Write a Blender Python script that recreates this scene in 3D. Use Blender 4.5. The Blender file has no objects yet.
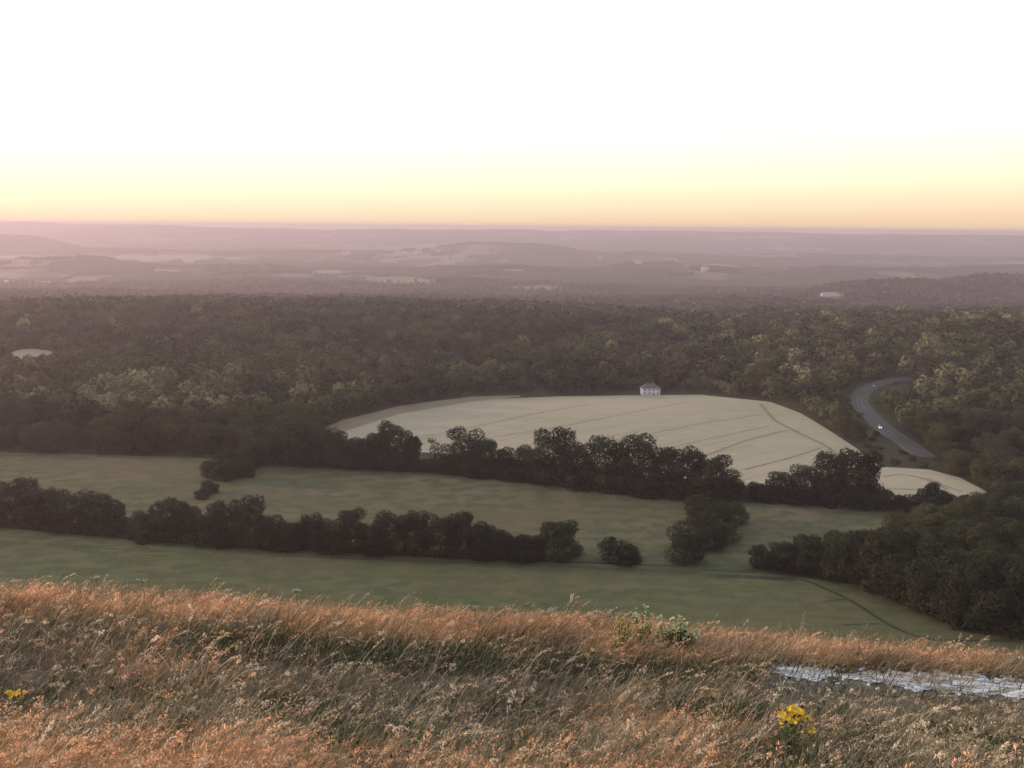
import bpy, bmesh, math, random
import numpy as np
from mathutils import Vector, Matrix, Euler

C = bpy.context.scene.collection
sc = bpy.context.scene
R = math.radians
rng = np.random.default_rng(7)
random.seed(7)

# ------------------------------------------------------------------ camera
EYE = Vector((0.0, 0.0, 132.0))
F = 887.0                                   # focal length in pixels at 1024 wide
PITCH, ROLL = R(-10.02), R(0.56)
cam = bpy.data.cameras.new('camera')
cam.sensor_width = 36.0
cam.lens = F / 1024 * 36.0
cam.clip_start = 0.05
cam.clip_end = 90000
camo = bpy.data.objects.new('camera', cam)
C.objects.link(camo)
CM = Matrix.Rotation(PITCH + math.pi / 2, 3, 'X') @ Matrix.Rotation(ROLL, 3, 'Z')
camo.matrix_world = Matrix.Translation(EYE) @ CM.to_4x4()
sc.camera = camo
CMn = np.array(CM)

# ------------------------------------------------------------------ world, sun, exposure
SUN_EL, SUN_AZ = 10.0, -80.0                 # degrees; azimuth measured from +Y towards +X
world = bpy.data.worlds.new('World')
sc.world = world
world.use_nodes = True
nt = world.node_tree
nt.nodes.clear()
out = nt.nodes.new('ShaderNodeOutputWorld')
bg = nt.nodes.new('ShaderNodeBackground')
sky = nt.nodes.new('ShaderNodeTexSky')
sky.sky_type = 'NISHITA'
sky.sun_disc = False
sky.sun_elevation = R(SUN_EL)
sky.sun_rotation = R(SUN_AZ)
sky.altitude = 200
sky.air_density = 1.0
sky.dust_density = 2.2
sky.ozone_density = 1.0
# the even bright dusk glow: the low part of the sky keeps its yellow, the rest is ramped up to a pale near-white
tc = nt.nodes.new('ShaderNodeTexCoord')
sx = nt.nodes.new('ShaderNodeSeparateXYZ')
nt.links.new(tc.outputs['Generated'], sx.inputs[0])
ramp = nt.nodes.new('ShaderNodeValToRGB')
tilt = nt.nodes.new('ShaderNodeMath'); tilt.operation = 'MULTIPLY_ADD'; tilt.inputs[1].default_value = -0.028
nt.links.new(sx.outputs['X'], tilt.inputs[0]); nt.links.new(sx.outputs['Z'], tilt.inputs[2])
nt.links.new(tilt.outputs[0], ramp.inputs['Fac'])
el = ramp.color_ramp.elements
el[0].position = 0.0; el[0].color = (13.5, 9.6, 6.0, 1)
el[1].position = 0.20; el[1].color = (16, 16, 16, 1)
e = el.new(0.045); e.color = (15.0, 13.9, 10.0, 1)
e = el.new(0.085); e.color = (15.5, 15.4, 12.8, 1)
e = el.new(0.125); e.color = (15.8, 15.9, 14.2, 1)
e = el.new(0.30); e.color = (15.0, 15.0, 15.4, 1)
e = el.new(0.8); e.color = (10, 10.2, 11, 1)
mixs = nt.nodes.new('ShaderNodeMix'); mixs.data_type = 'RGBA'
mixs.inputs[0].default_value = 0.72
nt.links.new(sky.outputs[0], mixs.inputs[6])
nt.links.new(ramp.outputs[0], mixs.inputs[7])
dotn = nt.nodes.new('ShaderNodeVectorMath'); dotn.operation = 'DOT_PRODUCT'; dotn.inputs[1].default_value = (-.42, .91, 0)
nt.links.new(tc.outputs['Generated'], dotn.inputs[0])
away = nt.nodes.new('ShaderNodeMapRange'); away.interpolation_type = 'SMOOTHSTEP'
away.inputs['From Min'].default_value = -.75; away.inputs['From Max'].default_value = .52
nt.links.new(dotn.outputs['Value'], away.inputs['Value'])
dusk = nt.nodes.new('ShaderNodeMix'); dusk.data_type = 'RGBA'
dusk.inputs[6].default_value = (4.0, 4.7, 5.6, 1)
nt.links.new(away.outputs[0], dusk.inputs[0]); nt.links.new(mixs.outputs[2], dusk.inputs[7])
nt.links.new(dusk.outputs[2], bg.inputs['Color'])
bg.inputs['Strength'].default_value = 0.10
nt.links.new(bg.outputs[0], out.inputs['Surface'])

sd = bpy.data.lights.new('sun', 'SUN')
sd.energy = 3.8
sd.angle = R(1.5)
sd.color = (1.0, 0.68, 0.48)
so = bpy.data.objects.new('sun', sd)
C.objects.link(so)
dsun = Vector((math.sin(R(SUN_AZ)) * math.cos(R(SUN_EL)), math.cos(R(SUN_AZ)) * math.cos(R(SUN_EL)), math.sin(R(SUN_EL))))
so.rotation_euler = (-dsun).to_track_quat('-Z', 'Y').to_euler()
so.location = (0, 0, 300)

sc.view_settings.view_transform = 'Standard'
sc.view_settings.look = 'None'
sc.view_settings.exposure = 0.0
sc.view_settings.gamma = 1.0
sc.view_settings.use_curve_mapping = False
sc.cycles.use_denoising = True
sc.cycles.max_bounces = 6
sc.cycles.diffuse_bounces = 3
sc.cycles.transmission_bounces = 4
sc.cycles.volume_bounces = 0
sc.cycles.transparent_max_bounces = 6

# ------------------------------------------------------------------ noise and terrain
def _hash(ix, iy, s):
    h = (ix.astype(np.int64) * 374761393 + iy.astype(np.int64) * 668265263 + s * 982451653) & 0x7fffffff
    h = ((h ^ (h >> 13)) * 1274126177) & 0x7fffffff
    return ((h ^ (h >> 16)) & 0xffff) / 65535.0

def vnoise(x, y, s=0):
    x = np.asarray(x, float); y = np.asarray(y, float)
    ix = np.floor(x); iy = np.floor(y)
    fx = x - ix; fy = y - iy
    fx = fx * fx * (3 - 2 * fx); fy = fy * fy * (3 - 2 * fy)
    a = _hash(ix, iy, s); b = _hash(ix + 1, iy, s); c = _hash(ix, iy + 1, s); d = _hash(ix + 1, iy + 1, s)
    return (a + (b - a) * fx) * (1 - fy) + (c + (d - c) * fx) * fy

def fbm(x, y, s=0, o=3):
    t = 0; a = 0.5; n = 0
    for k in range(o):
        t = t + a * vnoise(x * 2 ** k, y * 2 ** k, s + k * 17); n += a; a *= 0.5
    return t / n

def sstep(a, b, x):
    t = np.clip((x - a) / (b - a), 0, 1)
    return t * t * (3 - 2 * t)

PY = np.array([-30, 0, 1.2, 2.0, 3.0, 4.0, 4.8, 5.3, 6.2, 6.9, 7.8, 8.6, 9.6, 12.0, 205.0, 235.0, 285.0, 400.0])
PZ = np.array([-1.2, -1.62, -1.64, -1.74, -2.16, -2.62, -2.98, -3.14, -3.24, -3.38, -3.74, -4.18, -4.90, -6.5, -119.0, -127.5, -131.2, -132.0])

def Z(x, y):
    x = np.asarray(x, float); y = np.asarray(y, float)
    x, y = np.broadcast_arrays(x, y)
    ys = y - 0.0
    z = 132.0 + np.interp(ys, PY, PZ)
    near = 1 - sstep(12, 60, y)
    # gentle crosswise tilt and lumps of the hilltop bank
    lump = 0.20 * (fbm(x * 0.55 + 3, y * 0.8, 5, 3) - 0.5) + (0.05 - .04 * np.exp(-((y - 5.75) / .8) ** 2)) * (fbm(x * 3, y * 3, 9, 2) - 0.5)
    path = np.exp(-((y - 5.75) / 0.45) ** 2)
    z = z + near * ((-0.062 * np.clip(x, -9, 9)) * sstep(3.5, 7.5, y) + lump * (1 - 0.75 * path) * sstep(0.5, 2.5, y))
    mid = sstep(40, 120, y) * (1 - sstep(205, 300, y))
    z = z + mid * 2.0 * (fbm(x / 40, y / 40, 11, 2) - 0.5)
    far = sstep(280, 520, y)
    z = z + far * 5.0 * (fbm(x / 260, y / 260, 21, 2) - 0.5)
    # the wooded rise at the right
    z = z + 30 * np.exp(-(((x - 560) / 230) ** 2 + ((y - 860) / 260) ** 2)) * sstep(300, 600, y)
    z = z + sstep(1300, 2300, y) * 14 * (fbm(x / 900, y / 700, 31, 3) - 0.5)
    z = z + 7 * np.exp(-((y - 1230 - 120 * (fbm(x / 500, x * 0, 33, 2) - .5)) / 210) ** 2) * (.5 + fbm(x / 330, x * 0 + 3, 37, 2))
    st = 1080 + 420 * (fbm(x / 330, x * 0, 39, 3) - .5)
    z = z - 76 * sstep(st, st + 1500, y) - 64 * sstep(2300, 3600, y)
    z = z + sstep(1300, 2400, y) * 22 * (fbm(x / 380, y / 420, 43, 3) - .5) + sstep(3300, 4200, y) * 30 * (fbm(x / 700, y / 520, 45, 3) - .5)
    # far ridges
    def ridge(y0, w, h, s, lx):
        return h * np.exp(-((y - y0 - 0.25 * w * (fbm(x / lx, x * 0 + 1, s, 2) - .5)) / w) ** 2) * (0.35 + 1.0 * sstep(.28, .72, fbm(x / lx, y / (6 * w) + 5, s + 3, 3)))
    z = z + ridge(3250, 330, 88, 41, 700) * sstep(500, 1250, x)
    z = z + ridge(5000, 420, 60, 51, 900)
    z = z + ridge(7600, 600, 120, 61, 1500)
    sk = 78 + 38 * sstep(-1500, -7500, x) + 130 * (fbm(x / 2300 + 0.3, y / 30000, 81, 4) - .5) - 34 * np.exp(-((x + 1800) / 1500) ** 2)
    z = z + (140 + np.clip(sk, 20, 118)) * sstep(9800, 12400, y)
    return z

EYEn = np.array(EYE)

def G(px, py, start=200.0):
    """ground point seen at picture position px, py (arrays), beyond the distance START"""
    px = np.atleast_1d(np.asarray(px, float)); py = np.atleast_1d(np.asarray(py, float))
    d = np.stack([(px - 512) / F, -(py - 384) / F, -np.ones_like(px)], -1) @ CMn.T
    d /= d[:, 1:2]
    t = np.full(len(px), float(start))
    done = np.zeros(len(px), bool)
    tp = t.copy()
    for k in range(600):
        P = EYEn + d * t[:, None]
        below = P[:, 2] < Z(P[:, 0], P[:, 1])
        new = below & ~done
        done |= new
        if done.all() or (t > 30000).all(): break
        tp = np.where(done, tp, t)
        t = np.where(done, t, t * 1.012 + (0.02 if start < 50 else 0.5))
    for k in range(18):
        m = (tp + t) / 2
        P = EYEn + d * m[:, None]
        b = P[:, 2] < Z(P[:, 0], P[:, 1])
        t = np.where(b, m, t); tp = np.where(b, tp, m)
    P = EYEn + d * t[:, None]
    P[:, 2] = Z(P[:, 0], P[:, 1])
    return P

def proj(P):
    q = (np.asarray(P, float) - EYEn) @ CMn
    w = -q[..., 2]
    return 512 + F * q[..., 0] / w, 384 - F * q[..., 1] / w, w

def inpoly(x, y, poly):
    poly = np.asarray(poly); r = np.zeros(np.shape(x), bool)
    n = len(poly); j = n - 1
    for i in range(n):
        xi, yi = poly[i][0], poly[i][1]; xj, yj = poly[j][0], poly[j][1]
        c = ((yi > y) != (yj > y)) & (x < (xj - xi) * (y - yi) / ((yj - yi) + 1e-12) + xi)
        r ^= c; j = i
    return r

# ------------------------------------------------------------------ mesh helpers
def mesh_np(name, V, Q, mat, cols=None, smooth=False, mats=None, midx=None):
    V = np.asarray(V, np.float32); Q = np.asarray(Q, np.int32)
    k = Q.shape[1]
    me = bpy.data.meshes.new(name)
    me.vertices.add(len(V)); me.vertices.foreach_set('co', V.ravel())
    me.loops.add(Q.size); me.loops.foreach_set('vertex_index', Q.ravel())
    me.polygons.add(len(Q)); me.polygons.foreach_set('loop_start', np.arange(0, Q.size, k, dtype=np.int32))
    if cols is not None:
        a = me.attributes.new('Col', 'FLOAT_COLOR', 'POINT')
        c4 = np.ones((len(V), 4), np.float32); c4[:, :3] = cols
        a.data.foreach_set('color', c4.ravel())
    if mats:
        for m in mats: me.materials.append(m)
        me.polygons.foreach_set('material_index', np.asarray(midx, np.int32))
    elif mat: me.materials.append(mat)
    me.update(calc_edges=True)
    if smooth: me.polygons.foreach_set('use_smooth', np.ones(len(Q), bool))
    return me

def link(name, me, parent=None, loc=None):
    o = bpy.data.objects.new(name, me); C.objects.link(o)
    if parent is not None: o.parent = parent
    if loc is not None: o.location = loc
    return o

def tag(o, label, cat=None, group=None, kind=None):
    if label: o['label'] = label
    if cat: o['category'] = cat
    if group: o['group'] = group
    if kind: o['kind'] = kind
    return o

def thing(name, label, cat, loc, rz=0, group=None):
    o = bpy.data.objects.new(name, None); C.objects.link(o)
    o.location = loc; o.rotation_euler = (0, 0, rz)
    return tag(o, label, cat, group)

def box(bm, x0, x1, y0, y1, z0, z1):
    v = [bm.verts.new((x, y, z)) for x in (x0, x1) for y in (y0, y1) for z in (z0, z1)]
    for f in ((0, 1, 3, 2), (4, 6, 7, 5), (0, 4, 5, 1), (2, 3, 7, 6), (0, 2, 6, 4), (1, 5, 7, 3)):
        bm.faces.new([v[i] for i in f])

def bm_obj(name, bm, mat, parent=None, smooth=False):
    bmesh.ops.recalc_face_normals(bm, faces=bm.faces[:])
    me = bpy.data.meshes.new(name); bm.to_mesh(me); bm.free()
    me.materials.append(mat)
    if smooth:
        me.polygons.foreach_set('use_smooth', np.ones(len(me.polygons), bool))
    return link(name, me, parent)

def part(name, mat, parent, fn):
    bm = bmesh.new(); fn(bm); return bm_obj(name, bm, mat, parent)

# ------------------------------------------------------------------ materials
def mat_new(name):
    m = bpy.data.materials.new(name); m.use_nodes = True
    n = m.node_tree; b = n.nodes['Principled BSDF']
    b.inputs['Roughness'].default_value = 0.9
    b.inputs['Specular IOR Level'].default_value = 0.15
    return m, n, b

def plain(name, col, rough=0.85, spec=0.2, metal=0.0, noise=0.0, scale=3.0):
    m, n, b = mat_new(name)
    b.inputs['Roughness'].default_value = rough
    b.inputs['Specular IOR Level'].default_value = spec
    b.inputs['Metallic'].default_value = metal
    if noise:
        t = n.nodes.new('ShaderNodeTexNoise'); t.inputs['Scale'].default_value = scale; t.inputs['Detail'].default_value = 5
        g = n.nodes.new('ShaderNodeTexCoord'); n.links.new(g.outputs['Object'], t.inputs['Vector'])
        r = n.nodes.new('ShaderNodeValToRGB')
        r.color_ramp.elements[0].position = 0.3; r.color_ramp.elements[1].position = 0.7
        r.color_ramp.elements[0].color = (*[c * (1 - noise) for c in col], 1)
        r.color_ramp.elements[1].color = (*[min(1, c * (1 + noise)) for c in col], 1)
        n.links.new(t.outputs[0], r.inputs[0]); n.links.new(r.outputs[0], b.inputs['Base Color'])
    else:
        b.inputs['Base Color'].default_value = (*col, 1)
    return m

def noise_mix(n, coord, layers, base):
    """chain of colours mixed in by noise: (scale vector, detail, lo, hi, colour, amount)"""
    cur = None
    for (scv, det, lo, hi, col, amt) in layers:
        mp = n.nodes.new('ShaderNodeMapping'); mp.inputs['Scale'].default_value = scv
        n.links.new(coord, mp.inputs['Vector'])
        t = n.nodes.new('ShaderNodeTexNoise'); t.inputs['Scale'].default_value = 1.0; t.inputs['Detail'].default_value = det
        n.links.new(mp.outputs[0], t.inputs['Vector'])
        mr = n.nodes.new('ShaderNodeMapRange'); mr.inputs['From Min'].default_value = lo; mr.inputs['From Max'].default_value = hi
        mr.inputs['To Max'].default_value = amt
        n.links.new(t.outputs[0], mr.inputs['Value'])
        mx = n.nodes.new('ShaderNodeMix'); mx.data_type = 'RGBA'
        n.links.new(mr.outputs[0], mx.inputs[0])
        if cur is None: mx.inputs[6].default_value = (*base, 1)
        else: n.links.new(cur, mx.inputs[6])
        mx.inputs[7].default_value = (*col, 1)
        cur = mx.outputs[2]
    return cur

def field_mat(name, base, layers, rough=0.95):
    m, n, b = mat_new(name)
    g = n.nodes.new('ShaderNodeTexCoord')
    n.links.new(noise_mix(n, g.outputs['Object'], layers, base), b.inputs['Base Color'])
    b.inputs['Roughness'].default_value = rough; b.inputs['Specular IOR Level'].default_value = 0.05
    return m

M = {}
M['pasture'] = field_mat('pasture', (0.105, 0.122, 0.066), [
    ((.02, .05, .02), 6, .38, .62, (0.175, 0.148, 0.098), .9), ((.09, .15, .3), 6, .44, .56, (0.062, 0.082, 0.040), .85), ((.5, .9, .5), 4, .48, .58, (0.15, 0.125, 0.08), .55),
    ((.006, .012, .01), 3, .45, .62, (0.145, 0.115, 0.07), .6), ((2.2, 2.2, 2), 3, .45, .65, (0.14, .15, .075), .35)])
M['near_field'] = field_mat('near_field', (0.098, 0.125, 0.062), [
    ((.03, .12, .02), 6, .38, .62, (0.145, 0.138, 0.078), .9), ((.10, .2, .3), 6, .44, .56, (0.060, 0.085, 0.040), .85), ((.6, 1.4, .5), 4, .48, .58, (0.125, 0.12, 0.062), .55),
    ((.008, .02, .01), 3, .45, .62, (0.125, 0.115, 0.062), .5), ((2.2, 2.2, 2), 3, .45, .65, (0.15, .16, .08), .35)])
M['wheat'] = field_mat('wheat', (0.40, 0.375, 0.265), [
    ((.012, .06, .02), 6, .4, .6, (0.345, 0.33, 0.23), .9), ((.08, .3, .3), 6, .44, .56, (0.32, 0.30, 0.21), .8), ((.4, 1.2, .5), 4, .48, .58, (0.38, 0.32, 0.23), .55),
    ((.005, .012, .01), 3, .42, .62, (0.44, 0.39, 0.29), .7), ((1.5, 1.5, 2), 3, .5, .65, (0.30, .25, .16), .35)])
M['wheat_margin'] = field_mat('wheat_margin', (0.26, 0.21, 0.15), [
    ((.02, .05, .02), 5, .35, .65, (0.20, 0.17, 0.12), .8), ((.3, .5, .3), 4, .4, .7, (0.30, 0.25, 0.17), .5)])
M['track'] = plain('track', (0.22, 0.19, 0.135), noise=.35, scale=.4)
M['headland'] = plain('headland', (0.46, 0.41, 0.33), noise=.15, scale=.3)
M['ditch'] = plain('ditch', (0.048, 0.058, 0.036), noise=.4, scale=.5)
M['asphalt'] = plain('asphalt', (0.052, 0.050, 0.049), rough=.7, spec=.3, noise=.2, scale=.6)
M['kerb'] = plain('kerb', (0.13, 0.125, 0.12), noise=.15, scale=2)
M['road_paint'] = plain('road_paint', (0.24, 0.235, 0.23), rough=.7)
M['verge'] = plain('verge', (0.045, 0.055, 0.026), noise=.4, scale=.3)

# ground: woodland floor, scrubby grass on the scarp, patchwork farmland far out
m, n, b = mat_new('ground')
g = n.nodes.new('ShaderNodeTexCoord')
near = noise_mix(n, g.outputs['Object'], [((2.5, 2.5, 2.5), 5, .35, .65, (.055, .05, .028), .9), ((.6, .6, .6), 4, .4, .65, (.045, .043, .022), .8),
                                          ((20, 20, 20), 3, .4, .7, (.10, .08, .048), .5)], (.045, .042, .024))
vor = n.nodes.new('ShaderNodeTexVoronoi'); vor.inputs['Scale'].default_value = 1.0
mp = n.nodes.new('ShaderNodeMapping'); mp.inputs['Scale'].default_value = (.0036, .0022, .001); mp.inputs['Rotation'].default_value = (0, 0, .3)
n.links.new(g.outputs['Object'], mp.inputs[0]); n.links.new(mp.outputs[0], vor.inputs['Vector'])
sp = n.nodes.new('ShaderNodeSeparateColor'); n.links.new(vor.outputs['Color'], sp.inputs[0])
fr = n.nodes.new('ShaderNodeValToRGB'); fr.color_ramp.interpolation = 'CONSTANT'
cr = fr.color_ramp.elements
cr[0].position = 0; cr[0].color = (.10, .10, .055, 1)
cr[1].position = .30; cr[1].color = (.18, .16, .10, 1)
for p_, c_ in ((.5, (.26, .22, .15, 1)), (.66, (.08, .09, .045, 1)), (.8, (.34, .28, .20, 1)), (.92, (.22, .18, .12, 1))):
    e = cr.new(p_); e.color = c_
n.links.new(sp.outputs[0], fr.inputs[0])
sxy = n.nodes.new('ShaderNodeSeparateXYZ'); n.links.new(g.outputs['Object'], sxy.inputs[0])
mr = n.nodes.new('ShaderNodeMapRange'); mr.inputs['From Min'].default_value = 1250; mr.inputs['From Max'].default_value = 1300
n.links.new(sxy.outputs['Y'], mr.inputs['Value'])
mx = n.nodes.new('ShaderNodeMix'); mx.data_type = 'RGBA'
n.links.new(mr.outputs[0], mx.inputs[0]); n.links.new(near, mx.inputs[6]); n.links.new(fr.outputs[0], mx.inputs[7])
n.links.new(mx.outputs[2], b.inputs['Base Color'])
b.inputs['Specular IOR Level'].default_value = 0.05
M['ground'] = m

def foliage(name, col, trans=0.12, var=.4, attr=False):
    m, n, b = mat_new(name)
    oi = n.nodes.new('ShaderNodeObjectInfo')
    g = n.nodes.new('ShaderNodeNewGeometry')
    t = n.nodes.new('ShaderNodeTexNoise'); t.inputs['Scale'].default_value = 0.35; t.inputs['Detail'].default_value = 4
    n.links.new(g.outputs['Position'], t.inputs['Vector'])
    add = n.nodes.new('ShaderNodeMath'); add.operation = 'MULTIPLY_ADD'
    n.links.new(oi.outputs['Random'], add.inputs[0]); add.inputs[1].default_value = 0.45
    n.links.new(t.outputs[0], add.inputs[2])
    r = n.nodes.new('ShaderNodeValToRGB')
    r.color_ramp.elements[0].position = .35; r.color_ramp.elements[1].position = 1.05
    r.color_ramp.elements[0].color = (*[c * (1 - var) for c in col], 1)
    r.color_ramp.elements[1].color = (col[0] * (1 + var * 1.3), col[1] * (1 + var), col[2] * (1 + var * .7), 1)
    n.links.new(add.outputs[0], r.inputs[0])
    colout = r.outputs[0]
    if attr:
        at = n.nodes.new('ShaderNodeAttribute'); at.attribute_name = 'Col'
        mm = n.nodes.new('ShaderNodeMix'); mm.data_type = 'RGBA'; mm.blend_type = 'MULTIPLY'; mm.inputs[0].default_value = 1
        n.links.new(colout, mm.inputs[6]); n.links.new(at.outputs['Color'], mm.inputs[7]); colout = mm.outputs[2]
    n.links.new(colout, b.inputs['Base Color'])
    tr = n.nodes.new('ShaderNodeBsdfTranslucent'); n.links.new(colout, tr.inputs['Color'])
    ms = n.nodes.new('ShaderNodeMixShader'); ms.inputs[0].default_value = trans
    n.links.new(b.outputs[0], ms.inputs[1]); n.links.new(tr.outputs[0], ms.inputs[2])
    n.links.new(ms.outputs[0], n.nodes['Material Output'].inputs['Surface'])
    return m

M['leaf_dark'] = foliage('leaf_dark', (.026, .033, .017))
M['leaf_mid'] = foliage('leaf_mid', (.050, .058, .026))
M['leaf_pale'] = foliage('leaf_pale', (.13, .13, .066))
M['leaf_wood'] = foliage('leaf_wood', (1.0, 1.0, 1.0), var=.22, attr=True)
M['bark'] = plain('bark', (.07, .055, .04), noise=.3, scale=2)
M['canopy'] = foliage('canopy', (.042, .044, .026), trans=0.0, var=.4)

# ------------------------------------------------------------------ setting: ground sheet
s = np.linspace(-1, 1, 481)
u = 1.5 * (0.12 * s + 0.88 * s ** 3)
ys = np.concatenate([np.arange(-14, 0, .7), np.arange(0, 12, .09), np.geomspace(12, 230, 90)[:-1], np.arange(230, 1500, 7.0), np.geomspace(1500, 14400, 190)])
UU, YY = np.meshgrid(u, ys)
XX = UU * (YY + 42)
ZZ = Z(XX, YY)
V = np.stack([XX, YY, ZZ], -1).reshape(-1, 3)
nr, nc = len(ys), len(u)
idx = np.arange(nr * nc).reshape(nr, nc)
Q = np.stack([idx[:-1, :-1], idx[:-1, 1:], idx[1:, 1:], idx[1:, :-1]], -1).reshape(-1, 4)
o = link('ground', mesh_np('ground', V, Q, M['ground'], smooth=True)); tag(o, 'rolling chalk downland ground falling to the wooded plain', kind='structure')

# ------------------------------------------------------------------ the evening haze
hm = bpy.data.materials.new('haze'); hm.use_nodes = True; hn2 = hm.node_tree; hn2.nodes.clear()
ho = hn2.nodes.new('ShaderNodeOutputMaterial'); hv = hn2.nodes.new('ShaderNodeVolumePrincipled')
hv.inputs['Density'].default_value = 1.5e-4
hv.inputs['Color'].default_value = (.99, .79, .86, 1)
hv.inputs['Anisotropy'].default_value = 0.6
hn2.links.new(hv.outputs[0], ho.inputs['Volume'])
bm = bmesh.new(); box(bm, -46000, 46000, -400, 14600, -200, 149)
tag(bm_obj('haze', bm, hm), 'thin pink evening haze over the whole plain', kind='stuff')

# ------------------------------------------------------------------ fields (outline: upper and lower edge over picture x, laid on the real ground)
def sheet(name, label, xs, top, bot, mat, lift=.12, nx=90, ny=40, rag=0.0):
    X = np.linspace(xs[0], xs[-1], nx)
    T = np.interp(X, xs, top); B = np.interp(X, xs, bot)
    if rag:
        e = np.clip(np.sin(np.linspace(.05, np.pi - .05, nx)), 0, 1) ** .5; c_ = (T + B) / 2; h_ = (B - T) / 2 * e
        T = c_ - h_ * (1 - rag + 2 * rag * (fbm(X / 11, X * 0 + xs[0], 601, 3) - .3)); B = c_ + h_ * (1 - rag + 2 * rag * (fbm(X / 8, X * 0 + xs[0], 607, 3) - .3))
    t = np.linspace(0, 1, ny)[:, None]
    # even steps along the ground between the two edges
    PT = G(X, T); PB = G(X, B)
    P = PB[None] + (PT - PB)[None] * t[..., None]
    P = P.reshape(-1, 3); P[:, 2] = Z(P[:, 0], P[:, 1]) + lift
    ix = np.arange(nx * ny).reshape(ny, nx)
    Q = np.stack([ix[:-1, :-1], ix[:-1, 1:], ix[1:, 1:], ix[1:, :-1]], -1).reshape(-1, 4)
    o = link(name, mesh_np(name, P, Q, mat, smooth=True)); tag(o, label, kind='structure')
    return np.concatenate([PB[:, :2], PT[::-1, :2]])

FIELDS = []
FIELDS.append(sheet('near_field', 'smooth green field directly below the hilltop',
    [-120, 0, 100, 200, 400, 560, 700, 760, 860, 950, 1060, 1200], [520, 528, 537, 546, 556, 563, 567, 572, 586, 626, 640, 646],
    [670, 670, 670, 670, 670, 670, 672, 674, 680, 685, 690, 700], M['near_field'], nx=140, ny=50))
FIELDS.append(sheet('pasture', 'dull green pasture between the two hedge rows',
    [-150, 0, 200, 260, 420, 560, 680, 745], [450, 452, 458, 466, 472, 487, 499, 502],
    [510, 525, 544, 547, 555, 561, 566, 568], M['pasture'], nx=120, ny=50))
FIELDS.append(sheet('meadow', 'small green meadow between hedge and right hand wood',
    [690, 745, 860, 905, 925], [500, 503, 507, 513, 516], [567, 570, 548, 530, 520], M['pasture'], lift=.16, nx=60, ny=30))
WH = sheet('wheat_field', 'pale ripe wheat field in the valley',
    [330, 345, 400, 480, 560, 640, 700, 770, 800, 830, 860, 880, 930, 960, 987],
    [433, 424, 410, 400, 396.5, 395.5, 395, 402, 413, 431, 451, 467, 470, 478, 492],
    [436, 441, 450, 457, 466, 474, 482, 488, 490, 494, 497, 499, 502, 502, 498], M['wheat'], lift=.2, nx=150, ny=60)
FIELDS.append(WH)
FIELDS.append(sheet('wheat_margin', 'greyish unsown margin at the far left of the wheat field',
    [300, 340, 400, 470, 520], [441, 421, 406, 397, 395.6], [446, 433, 414, 402, 397.4], M['wheat_margin'], lift=.3, nx=60, ny=10))
FIELDS.append(sheet('stubble_field', 'small pale stubble clearing in the left woods',
    [10, 20, 52], [350.8, 348.6, 349.2], [357, 361, 357], M['wheat'], lift=.5, nx=40, ny=12, rag=.22))
FARF = [('pale distant field strip', [-60, 0, 40, 75], [255.5, 255, 255.5, 257], [260, 260, 260, 259.5], 'wheat'),
        ('pale distant field', [104, 130, 200, 258], [255, 252.5, 254, 256], [261, 262, 263, 259], 'wheat'),
        ('pale distant field', [-60, 0, 40, 78], [279, 279.4, 280, 281], [283.5, 284, 284, 283], 'wheat'),
        ('distant field', [98, 110, 130], [274, 273.6, 274.4], [278, 279, 277], 'wheat_margin'),
        ('distant field', [220, 240, 258], [275, 274, 273.5], [280, 280, 277], 'wheat'),
        ('distant field', [338, 355, 400, 436], [275, 274.6, 276, 278], [279, 280, 284, 285], 'wheat_margin'),
        ('distant field', [270, 290, 312], [272.5, 272.5, 273.5], [277.5, 278.5, 278], 'wheat_margin'),
        ('distant field', [500, 530, 575], [285.5, 285.6, 286.2], [289.5, 291, 289.5], 'wheat_margin'),
        ('distant field', [740, 780, 850], [247.5, 247, 248], [250.5, 251, 250.5], 'wheat'),
        ('distant field', [700, 740, 800], [254.8, 254.6, 255], [257, 257.4, 256.8], 'wheat_margin'),
        ('distant field', [330, 380, 450], [246, 246, 246.7], [249.5, 250, 249.4], 'wheat_margin'),
        ('distant field', [1000, 1015, 1060], [261, 260.6, 261], [264, 264.4, 264], 'wheat')]
FARPOLY = []; FARPIC = []
for (nm, xs, tp, bt, mt) in FARF:
    FARPIC.append([(a, b) for a, b in zip(xs, tp)] + [(a, b) for a, b in zip(xs[::-1], bt[::-1])])
    FARPOLY.append(sheet('distant_field', 'pale open field among the distant woods', xs, tp, bt, M[mt], lift=1.5, nx=48, ny=12, rag=.55))

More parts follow.
